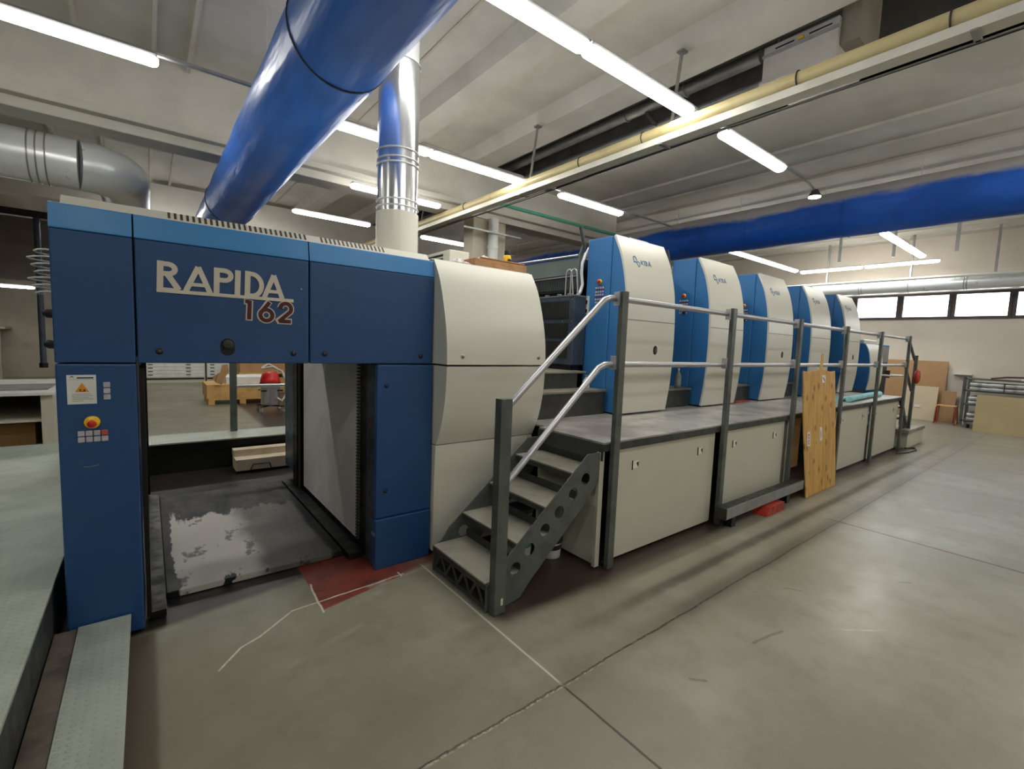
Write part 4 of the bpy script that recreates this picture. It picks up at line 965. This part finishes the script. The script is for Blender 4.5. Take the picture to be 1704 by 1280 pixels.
# beam along the front, red brick, plywood
t_ = thing('steel_channel', 'grey steel channel on two feet lying along the walkway front', 'beam', (4.85, 1.96, 0))
obj('web', bx(4.02, 1.935, 0.105, 5.74, 1.95, 0.20), 'steel', t_); obj('flange', bx(4.02, 1.95, 0.19, 5.74, 2.04, 0.20), 'frame', t_); obj('flange', bx(4.02, 1.95, 0.105, 5.74, 2.04, 0.115), 'frame', t_)
obj('end_plate', bx(4.012, 1.935, 0.10, 4.02, 2.045, 0.205), 'frame', t_)
for x_ in (4.16, 5.36): obj('leg', bx(x_, 1.955, 0.0, x_+0.07, 2.03, 0.105), 'black', t_)
t_ = thing('red_block', 'small red metal wedge on the floor under the steel channel', 'block', (4.95, 2.0, 0))
obj('block_body', MB().prism([(4.72, 0), (5.13, 0), (5.13, 0.085), (4.80, 0.085)], lambda u, v, w: (u, w, v), 1.89, 2.03), 'red_brown', t_, bev=0.004)
obj('hollow_end', bx(5.131, 1.91, 0.01, 5.134, 2.01, 0.07), 'maroon', t_)
# plywood sheet, wavy, leaning on the mid rail
t_ = thing('plywood_sheet', 'knotty plywood sheet leaning against the lower rail', 'board', (6.15, 1.93, 0))
mb = MB(); nx, nz_ = 14, 18; L_ = []
for sgn in (0, 1):
    for i in range(nx+1):
        for j in range(nz_+1):
            u, v = i/nx, j/nz_
            xl, xr = 5.74, 6.66
            x_ = xl+(xr-xl)*u+0.008*math.sin(v*7)*(1-u)
            z_ = 0.004+v*1.415-0.012*math.sin(u*9)*v
            y_ = 1.90+0.135*v+0.012*math.sin(u*3.0+v*2)+sgn*0.012
            L_.append((x_, y_, z_))
K_ = (nx+1)*(nz_+1); fs = []
ix = lambda i, j: i*(nz_+1)+j
for i in range(nx):
    for j in range(nz_): fs.append((ix(i, j), ix(i+1, j), ix(i+1, j+1), ix(i, j+1))); fs.append((K_+ix(i, j), K_+ix(i, j+1), K_+ix(i+1, j+1), K_+ix(i+1, j)))
for i in range(nx): fs.append((ix(i, 0), K_+ix(i, 0), K_+ix(i+1, 0), ix(i+1, 0))); fs.append((ix(i, nz_), ix(i+1, nz_), K_+ix(i+1, nz_), K_+ix(i, nz_)))
for j in range(nz_): fs.append((ix(0, j), ix(0, j+1), K_+ix(0, j+1), K_+ix(0, j))); fs.append((ix(nx, j), K_+ix(nx, j), K_+ix(nx, j+1), ix(nx, j+1)))
mb.add(L_, fs); obj('sheet', mb, 'ply', t_)
def onply(u, v): return Vector((5.74+0.92*u, 1.90+0.135*v+0.012*math.sin(u*3+v*2)-0.002, 0.004+v*1.415))
def lab_(name, u, v, w_, h_, mt):
    o_ = onply(u, v); U_ = Vector((0, 0.135, 1.415)).normalized()
    return obj(name, MB().stroke([(0, 0), (0, h_)], w_, (o_, Vector((1, 0, 0)), U_, Vector((0, -1, 0.1)).normalized()), 0.0015), mt, t_)
for (u, v, w_, h_) in ((0.60, 0.90, 0.12, 0.09), (0.13, 0.40, 0.09, 0.16), (0.52, 0.42, 0.08, 0.16)):
    q = lab_('sticker', u, v, w_, h_, 'paper')
    o_ = onply(u, v); U_ = Vector((0, 0.135, 1.415)).normalized(); fr = (o_+Vector((0, -0.0016, 0)), Vector((1, 0, 0)), U_, Vector((0, -1, 0.1)).normalized())
    sm = MB()
    if u < 0.2: sm.stroke(circ(0.0, 0.11, 0.024, 16), 0.010, fr, 0.001, closed=True); sm.stroke(circ(0.0, 0.045, 0.022, 16), 0.010, fr, 0.001, closed=True)
    elif u < 0.55: sm.stroke([(0.012, 0.03), (0.012, 0.13)], 0.006, fr, 0.001); sm.stroke([(-0.012, 0.03), (-0.012, 0.11)], 0.004, fr, 0.001)
    else: sm.stroke([(-0.03, 0.06), (0.02, 0.03), (0.04, 0.01)], 0.018, fr, 0.001)
    obj('sticker_print', sm, 'red', q)
tag(obj('wood_strip', MB().prism([(6.33, 1.33), (6.40, 1.33), (6.385, 1.62), (6.345, 1.62)], lambda u, v, w: (u, w-(1.62-v)*0.0, v), 2.070, 2.085), 'wood', base=(6.36, 2.08, 1.33)), 'thin pale wood slat standing behind the top of the plywood sheet', 'slat')
t_ = thing('fabric_roll', 'pale turquoise rolled fabric lying on the far part of the walkway', 'roll', (8.9, 2.3, 0.93))
obj('roll', MB().tube([(8.05, 2.24, 0.975), (8.6, 2.27, 0.98), (9.3, 2.31, 0.98), (9.95, 2.33, 0.975)], 0.043, 16), 'teal', t_); obj('roll_end', MB().tube([(7.85, 2.33, 0.965), (8.9, 2.36, 0.965)], 0.032, 12), 'teal', t_)
# far steps
ES = thing('end_steps', 'low cream step block with grey treads at the far end of the walkway', 'steps', (11.1, 2.4, 0))
obj('step_block', bx(10.62, 2.02, 0.0, 11.75, 2.75, 0.27), 'panel', ES, bev=0.005); obj('tread', bx(10.55, 2.00, 0.27, 11.78, 2.78, 0.33), 'tread', ES, bev=0.003)
obj('tread', bx(10.45, 2.12, 0.52, 10.95, 2.76, 0.55), 'tread', ES); obj('tread', bx(10.42, 2.14, 0.72, 10.7, 2.76, 0.75), 'tread', ES)
obj('side_plate', MB().prism([(10.43, 0.86), (10.43, 0.45), (10.60, 0.30), (11.05, 0.33), (10.55, 0.86)], lambda u, v, w: (u, w, v), 2.12, 2.13), 'frame', ES)
tag(obj('hanging_coil', MB().lathe([(0.0, -0.03), (0.10, -0.03), (0.13, 0.0), (0.10, 0.03), (0.0, 0.03)], (10.80, 2.02, 1.28), 24, axis='y'), 'red_brown', base=(10.9, 2.1, 1.3)), 'dark red round coil hanging on the last railing post', 'coil')
tag(obj('floor_cable', MB().tube([(9.8, 1.98, 0.012), (10.1, 1.9, 0.012), (10.5, 1.86, 0.012), (10.75, 1.93, 0.012), (10.55, 2.03, 0.012)], 0.010, 8), 'cable', base=(10.3, 1.9, 0)), 'thin dark cable looped on the floor by the far steps', 'cable')

# ================================================================== LEFT FOREGROUND
GPt = thing('checker_platform', 'grey-green chequer plate platform at the left edge of the photo', 'platform', (-1.5, 3, 0))
obj('plate', bx(-5, -1.5, 0.335, -0.385, 6.85, 0.35), 'checker', GPt, bev=0.003)
obj('edge_frame', bx(-0.42, -1.5, 0.02, -0.39, 6.8, 0.335), 'frame', GPt)
obj('support', bx(-5, 6.70, 0.0, -0.42, 6.82, 0.335), 'frame', GPt)
for yy in (0.9, 2.0): obj('joint_strip', bx(-5, yy, 0.350, -0.39, yy+0.006, 0.3515), 'dash', GPt)
SB = thing('low_step', 'narrow grey step plate in front of the blue column', 'step', (-0.2, 1.0, 0))
obj('top_plate', bx(-0.30, -1.5, 0.115, -0.098, 2.985, 0.13), 'checker', SB, bev=0.003); obj('side', bx(-0.29, -1.4, 0, -0.112, 2.98, 0.115), 'frame', SB)
obj('gutter_plate', bx(-0.384, -1.5, 0.10, -0.302, 2.985, 0.122), 'brown_dirt', SB); obj('gutter_support', bx(-0.38, -1.4, 0, -0.31, 2.98, 0.10), 'black', SB)
# rear walkway seen through the bay
RW = thing('rear_walkway', 'grey walkway plate across the far side of the open bay', 'platform', (0.8, 6.5, 0))
obj('plate', bx(-0.38, 6.30, 0.335, 3.2, 6.85, 0.35), 'checker', RW); obj('skirt', bx(-0.38, 6.33, 0.0, 3.2, 6.36, 0.335), 'black', RW)
obj('post', bx(0.81, 6.75, 0.35, 0.885, 6.80, 1.5), 'post', RW); obj('rail', MB().tube([(0.88, 6.77, 0.925), (3.1, 6.77, 0.925)], 0.022, 12), 'alu', RW)
t_ = thing('wooden_crate', 'pale wooden boards lying low behind the pile plate', 'boards', (1.0, 6.1, 0))
obj('board', bx(0.76, 5.95, 0.03, 1.9, 6.22, 0.16), 'pale_board', t_, bev=0.004); obj('board', bx(0.76, 6.12, 0.16, 1.9, 6.26, 0.24), 'pale_board', t_, bev=0.004)
obj('handle', MB().tube([(0.90, 5.93, 0.03), (0.93, 5.93, 0.10), (1.10, 5.93, 0.10), (1.12, 5.93, 0.03)], 0.008, 8), 'cable', t_)

# ================================================================== BACKGROUND THROUGH THE BAY
def drawers(x0, x1, lab):
    t_ = thing('drawer_cabinet', lab, 'cabinet', ((x0+x1)/2, 17.8, 0))
    obj('carcass', bx(x0, 17.5, 0.0, x1, 18.4, 1.05), 'panel', t_, bev=0.008); obj('plinth_gap', bx(x0+0.01, 17.49, 0.10, x1-0.03, 17.5, 0.15), 'black', t_)
    for i in range(8):
        z_ = 0.18+i*0.105
        d_ = obj('drawer', bx(x0+0.02, 17.485, z_, x1-0.03, 17.5, z_+0.095), 'paper', t_, bev=0.003)
        for hx in (x0+0.09, x1-0.50): obj('handle', bx(hx, 17.478, z_+0.055, hx+0.12, 17.486, z_+0.08), 'black', d_)
drawers(-0.09, 1.43, 'white plan chest with black handles seen through the open bay, the left one')
drawers(1.47, 2.9, 'plan chest right of the first, mostly hidden behind the cardboard and pallets')
def pallet(x0, y0, x1, y1, z0, name, lab):
    t_ = thing(name, lab, 'pallet', ((x0+x1)/2, (y0+y1)/2, z0))
    for i in range(3): obj('foot', bx(x0+(x1-x0-0.12)*i/2, y0, z0, x0+(x1-x0-0.12)*i/2+0.12, y1, z0+0.10), 'wood', t_)
    obj('deck', bx(x0, y0, z0+0.10, x1, y1, z0+0.135), 'wood', t_); return t_
t_ = pallet(1.03, 12.0, 2.35, 13.0, 0, 'pallet', 'wooden pallet with a yellow-brown carton on it beyond the bay')
t_ = thing('carton', 'low yellow-brown carton on the nearer pallet', 'box', (1.7, 12.5, 0.135)); obj('box', bx(1.0, 12.0, 0.136, 2.35, 13.0, 0.44), 'wood', t_, bev=0.006)
obj('hand_hole', bx(2.0, 11.996, 0.29, 2.08, 12.0, 0.32), 'dash', t_)
t_ = thing('paper_stack', 'stack of pale paper sheets on top of the low carton', 'paper', (1.8, 12.5, 0.44)); obj('sheets', bx(1.38, 12.1, 0.441, 2.3, 12.9, 0.60), 'paper', t_, bev=0.004)
t_ = pallet(1.9, 14.0, 3.1, 15.0, 0.42, 'pallet', 'second wooden pallet stacked with paper behind the first')
obj('lower_block', bx(1.95, 14.05, 0, 3.05, 14.95, 0.42), 'cardboard', t_)
t_ = thing('paper_stack', 'grey wrapped paper stack on the farther pallet', 'paper', (2.5, 14.5, 0.56)); obj('sheets', bx(1.92, 14.05, 0.556, 3.05, 14.95, 0.85), 'cardboard', t_, bev=0.01)
t_ = thing('cardboard_offcut', 'crumpled piece of brown cardboard leaning on the paper stack', 'cardboard', (1.2, 12.0, 0.44))
obj('flap', MB().prism([(1.10, 0.62), (1.16, 0.50), (1.28, 0.45), (1.33, 0.58), (1.42, 0.74), (1.40, 0.90), (1.30, 0.88), (1.26, 0.72)], lambda u, v, w: (u, w+0.1*(v-0.4), v), 11.93, 11.97), 'cardboard', t_)
obj('fold', MB().prism([(1.16, 0.50), (1.28, 0.45), (1.30, 0.60), (1.22, 0.70)], lambda u, v, w: (u, w, v), 11.89, 11.93), 'board_brown', t_)
# industrial vacuum
V = thing('industrial_vacuum', 'steel drum vacuum cleaner with red head on a wheeled frame', 'vacuum cleaner', (1.97, 10.5, 0))
vx, vy = 1.98, 10.55
obj('drum', MB().lathe([(0, 0.15), (0.17, 0.15), (0.175, 0.17), (0.175, 0.56), (0.18, 0.58), (0, 0.58)], (vx, vy, 0), 36), 'alu', V)
obj('head', MB().lathe([(0.18, 0.58), (0.19, 0.60), (0.18, 0.68), (0.15, 0.78), (0.11, 0.82), (0, 0.83)], (vx, vy, 0), 36), 'red', V)
obj('black_band', MB().lathe([(0.186, 0.56), (0.194, 0.57), (0.194, 0.61), (0.186, 0.62)], (vx, vy, 0), 36), 'black', V)
fm = MB()
for a in (45, 135, 225, 315): fm.cyl((vx, vy, 0.13), (vx+0.30*math.cos(math.radians(a)), vy+0.30*math.sin(math.radians(a)), 0.13), 0.014, 8)
obj('trolley_frame', fm, 'black', V)
for a in (45, 135, 225, 315):
    wx_, wy_ = vx+0.28*math.cos(math.radians(a)), vy+0.28*math.sin(math.radians(a))
    obj('caster', MB().lathe([(0, -0.012), (0.033, -0.012), (0.035, 0), (0.033, 0.012), (0, 0.012)], (wx_, wy_, 0.036), 16, axis='y'), 'steel', V)
    obj('caster_fork', bx(wx_-0.012, wy_-0.012, 0.05, wx_+0.012, wy_+0.012, 0.13), 'steel', V)
obj('hose', MB().tube([(vx+0.10, vy-0.16, 0.30), (vx+0.18, vy-0.22, 0.24), (vx+0.26, vy-0.16, 0.36), (vx+0.30, vy-0.05, 0.6), (vx+0.22, vy, 0.84), (vx+0.05, vy, 0.93), (vx-0.16, vy, 0.90)], 0.022, 10), 'paper_grey', V)
obj('push_handle', MB().tube([(vx+0.12, vy+0.14, 0.58), (vx+0.16, vy+0.16, 0.9), (vx-0.0, vy+0.16, 0.98), (vx-0.14, vy+0.14, 0.9)], 0.014, 8), 'alu', V)
for s_ in (-1, 1): obj('clamp', bx(vx+s_*0.15-0.05, vy-0.19, 0.44, vx+s_*0.15+0.05, vy-0.16, 0.47), 'black', V)
# left background
t_ = thing('workbench', 'long white-topped bench with lower shelf at the far left', 'table', (-2, 9.3, 0))
obj('top', bx(-4.5, 8.3, 0.71, -0.96, 10.4, 0.75), 'paper', t_, bev=0.004); obj('leg_panel', bx(-1.09, 8.35, 0, -0.98, 10.3, 0.71), 'panel', t_); obj('leg_panel', bx(-4.45, 8.35, 0, -4.35, 10.3, 0.71), 'panel', t_)
obj('shelf', bx(-4.35, 8.4, 0.36, -1.09, 10.3, 0.39), 'panel', t_); obj('back_panel', bx(-4.35, 10.28, 0.1, -1.09, 10.3, 0.71), 'dash', t_)
t_ = thing('carton', 'brown carton under the bench at the far left', 'box', (-1.6, 8.9, 0)); obj('box', bx(-1.75, 8.7, 0.0, -1.2, 9.3, 0.30), 'cardboard', t_)
t_ = thing('paper_pile', 'loose printed sheets on the white bench top', 'paper', (-1.3, 8.8, 0.75)); obj('sheets', bx(-1.7, 8.6, 0.751, -1.05, 9.4, 0.765), 'greytext', t_)
t_ = thing('hanging_pole', 'dark vertical pole hanging from a dark beam at the far left', 'pole', (-1.5, 12, 0.85))
obj('pole', MB().tube([(-1.50, 12, 3.55), (-1.50, 12, 0.9)], 0.045, 12), 'dark', t_); obj('pole_end', MB().cyl((-1.50, 12, 0.83), (-1.50, 12, 0.92), 0.06, 12), 'black', t_)
obj('cross_beam', bx(-9, 11.93, 3.50, -0.4, 12.07, 3.62), 'black', t_)
t_ = thing('wall_cladding', 'dark brown upper cladding on the far left wall', 'cladding', (-4, 20.4, 2.9)); obj('sheet', bx(-14, 20.40, 2.95, 3, 20.49, 4.8), 'dash', t_)
for k_, (x_, w_, h_, mt) in enumerate(((-6.1, 0.9, 0.5, 'cardboard'), (-4.7, 0.7, 0.4, 'board_sand'), (-8.0, 1.0, 0.5, 'paper_grey'))):
    t_ = thing('storage_box', ('brown', 'sand-coloured', 'grey')[k_]+' box on the high shelf along the far left wall', 'box', (x_, 20, 1.5)); obj('box', bx(x_, 19.7, 1.52, x_+w_, 20.3, 1.52+h_), mt, t_, bev=0.02)
t_ = thing('long_shelf', 'long high shelf along the far left wall', 'shelf', (-6, 20, 1.5)); obj('board', bx(-12, 19.6, 1.46, -3.2, 20.49, 1.52), 'wall_dark', t_)
for x_ in (-11, -8.5, -6, -3.4): obj('upright', bx(x_, 19.65, 0, x_+0.08, 19.75, 1.46), 'wall_dark', t_)

# ================================================================== RIGHT BACKGROUND
def lean(name, lab, ya, yb, h, xb, xt, mt, th=0.02, cat='board'):
    mb = MB().prism([(xb, 0.002), (xb+th, 0.002), (xt+th, h), (xt, h)], lambda u, v, w: (u, w, v), ya, yb)
    return tag(obj(name, mb, mt, base=(xb, (ya+yb)/2, 0)), lab, cat)
lean('fibreboard_sheet', 'large brown fibreboard sheet leaning on the far right wall', 2.46, 3.95, 1.56, 16.2, 16.34, 'board_brown')
q_ = lean('cream_sheet', 'pale cream board leaning before the brown fibreboard', 2.56, 3.2, 0.89, 16.02, 16.14, 'board_cream')
nmb = MB().filled([[(-0.06, -0.035), (0.06, -0.035), (0.06, 0.035), (-0.06, 0.035)]], (Vector((16.055, 2.93, 0.36)), Vector((0, -1, 0)), Vector((0.13, 0, 1)).normalized(), Vector((-1, 0, 0.13)).normalized()), 0.003)
obj('paper_note', nmb, 'paper', q_)
lean('small_brown_board', 'short brown board leaning on the wall behind the stool', 2.22, 2.50, 0.80, 16.1, 16.22, 'board_brown')
lean('narrow_board', 'narrow low board leaning by the plastic-filled rack', 2.0, 2.15, 0.38, 15.95, 16.1, 'board_cream')
lean('sand_panel', 'large sand-coloured panel standing before the rack at the right edge', -1.2, 1.70, 0.83, 14.80, 14.90, 'board_sand', 0.03)
t_ = thing('stool', 'small stool with wooden seat and orange tube legs', 'stool', (16.0, 2.35, 0))
sx_, sy_ = 15.72, 2.30
obj('seat', bx(sx_-0.16, sy_-0.19, 0.45, sx_+0.16, sy_+0.19, 0.47), 'wood', t_, bev=0.006)
for a in (-1, 1):
    for b in (-1, 1): obj('leg', MB().tube([(sx_+a*0.13, sy_+b*0.15, 0.45), (sx_+a*0.15, sy_+b*0.18, 0.40), (sx_+a*0.16, sy_+b*0.195, 0.0)], 0.013, 8), 'copper', t_)
# rack with plastic
t_ = thing('storage_rack', 'grey metal rack at the far right filled with wrapped sheets', 'rack', (15.6, 1.2, 0))
for yy in (1.98, -0.9):
    for xx in (15.30, 15.95): obj('upright', bx(xx, yy-0.03, 0.08, xx+0.05, yy+0.03, 1.22), 'post', t_)
for zz in (0.16, 0.55, 0.88, 1.16): obj('shelf', bx(15.30, -0.9, zz, 16.0, 1.98, zz+0.03), 'post', t_)
for yy in (1.85, -0.8): obj('caster', MB().lathe([(0, -0.02), (0.045, -0.02), (0.045, 0.02), (0, 0.02)], (15.4, yy, 0.046), 14, axis='y'), 'black', t_)
random.seed(11)
for zi, zz in enumerate((0.19, 0.58, 0.91)):
    y_ = 1.88; c_ = 0
    nm_ = ['bottom', 'middle', 'upper'][zi]
    while y_ > 0.4:
        w_ = 0.55
        for l_ in range(2):
            h_ = 0.085
            mb = MB(); n_ = 8; vs = []
            z0_ = zz+l_*0.10
            for i in range(n_+1):
                yy = y_-w_*i/n_; d = 0.02*random.random()
                vs += [(15.26+d, yy, z0_+0.002), (15.24+d, yy, z0_+h_*0.5), (15.27+d, yy, z0_+h_*(0.9+0.15*random.random())), (15.9, yy, z0_+h_), (15.9, yy, z0_+0.002)]
            fs = [(i*5+j, i*5+(j+1) % 5, (i+1)*5+(j+1) % 5, (i+1)*5+j) for i in range(n_) for j in range(5)]+[(0, 1, 2, 3, 4), tuple(n_*5+j for j in (4, 3, 2, 1, 0))]
            mb.add(vs, fs, None, False)
            tag(obj('wrapped_bundle', mb, 'paper_grey', base=(15.5, y_-w_/2, z0_)), 'crumpled grey bundle, %s shelf of the rack, %s, %s layer' % (nm_, ['leftmost', 'second from the left', 'third from the left'][c_], ['lower', 'top'][l_]), 'bundle', 'wrapped bundles in the rack')
        y_ -= w_+0.02; c_ += 1
tag(obj('strap', MB().tube([(15.25, 1.55, 1.21), (15.22, 1.3, 1.26), (15.22, 1.05, 1.27), (15.22, 0.8, 1.23), (15.24, 0.5, 1.13), (15.25, 0.2, 1.1)], 0.02, 8), 'dash', base=(15.3, 1, 1.2)), 'dark strap draped over the top of the rack', 'strap')
tag(obj('plastic_heap', MB().lathe([(0.26, 0), (0.24, 0.06), (0.15, 0.13), (0.05, 0.17), (0, 0.18)], (15.6, 0.85, 1.19), 10), 'rag', base=(15.6, 0.85, 1.19)), 'white crumpled plastic heap on the top of the rack', 'plastic')
tag(obj('bracket_shelf', bx(16.15, 2.0, 1.24, 16.40, 2.35, 1.265), 'white_plastic', base=(16.3, 2.1, 1.24)), 'small white wall bracket shelf left of the rack', 'shelf')
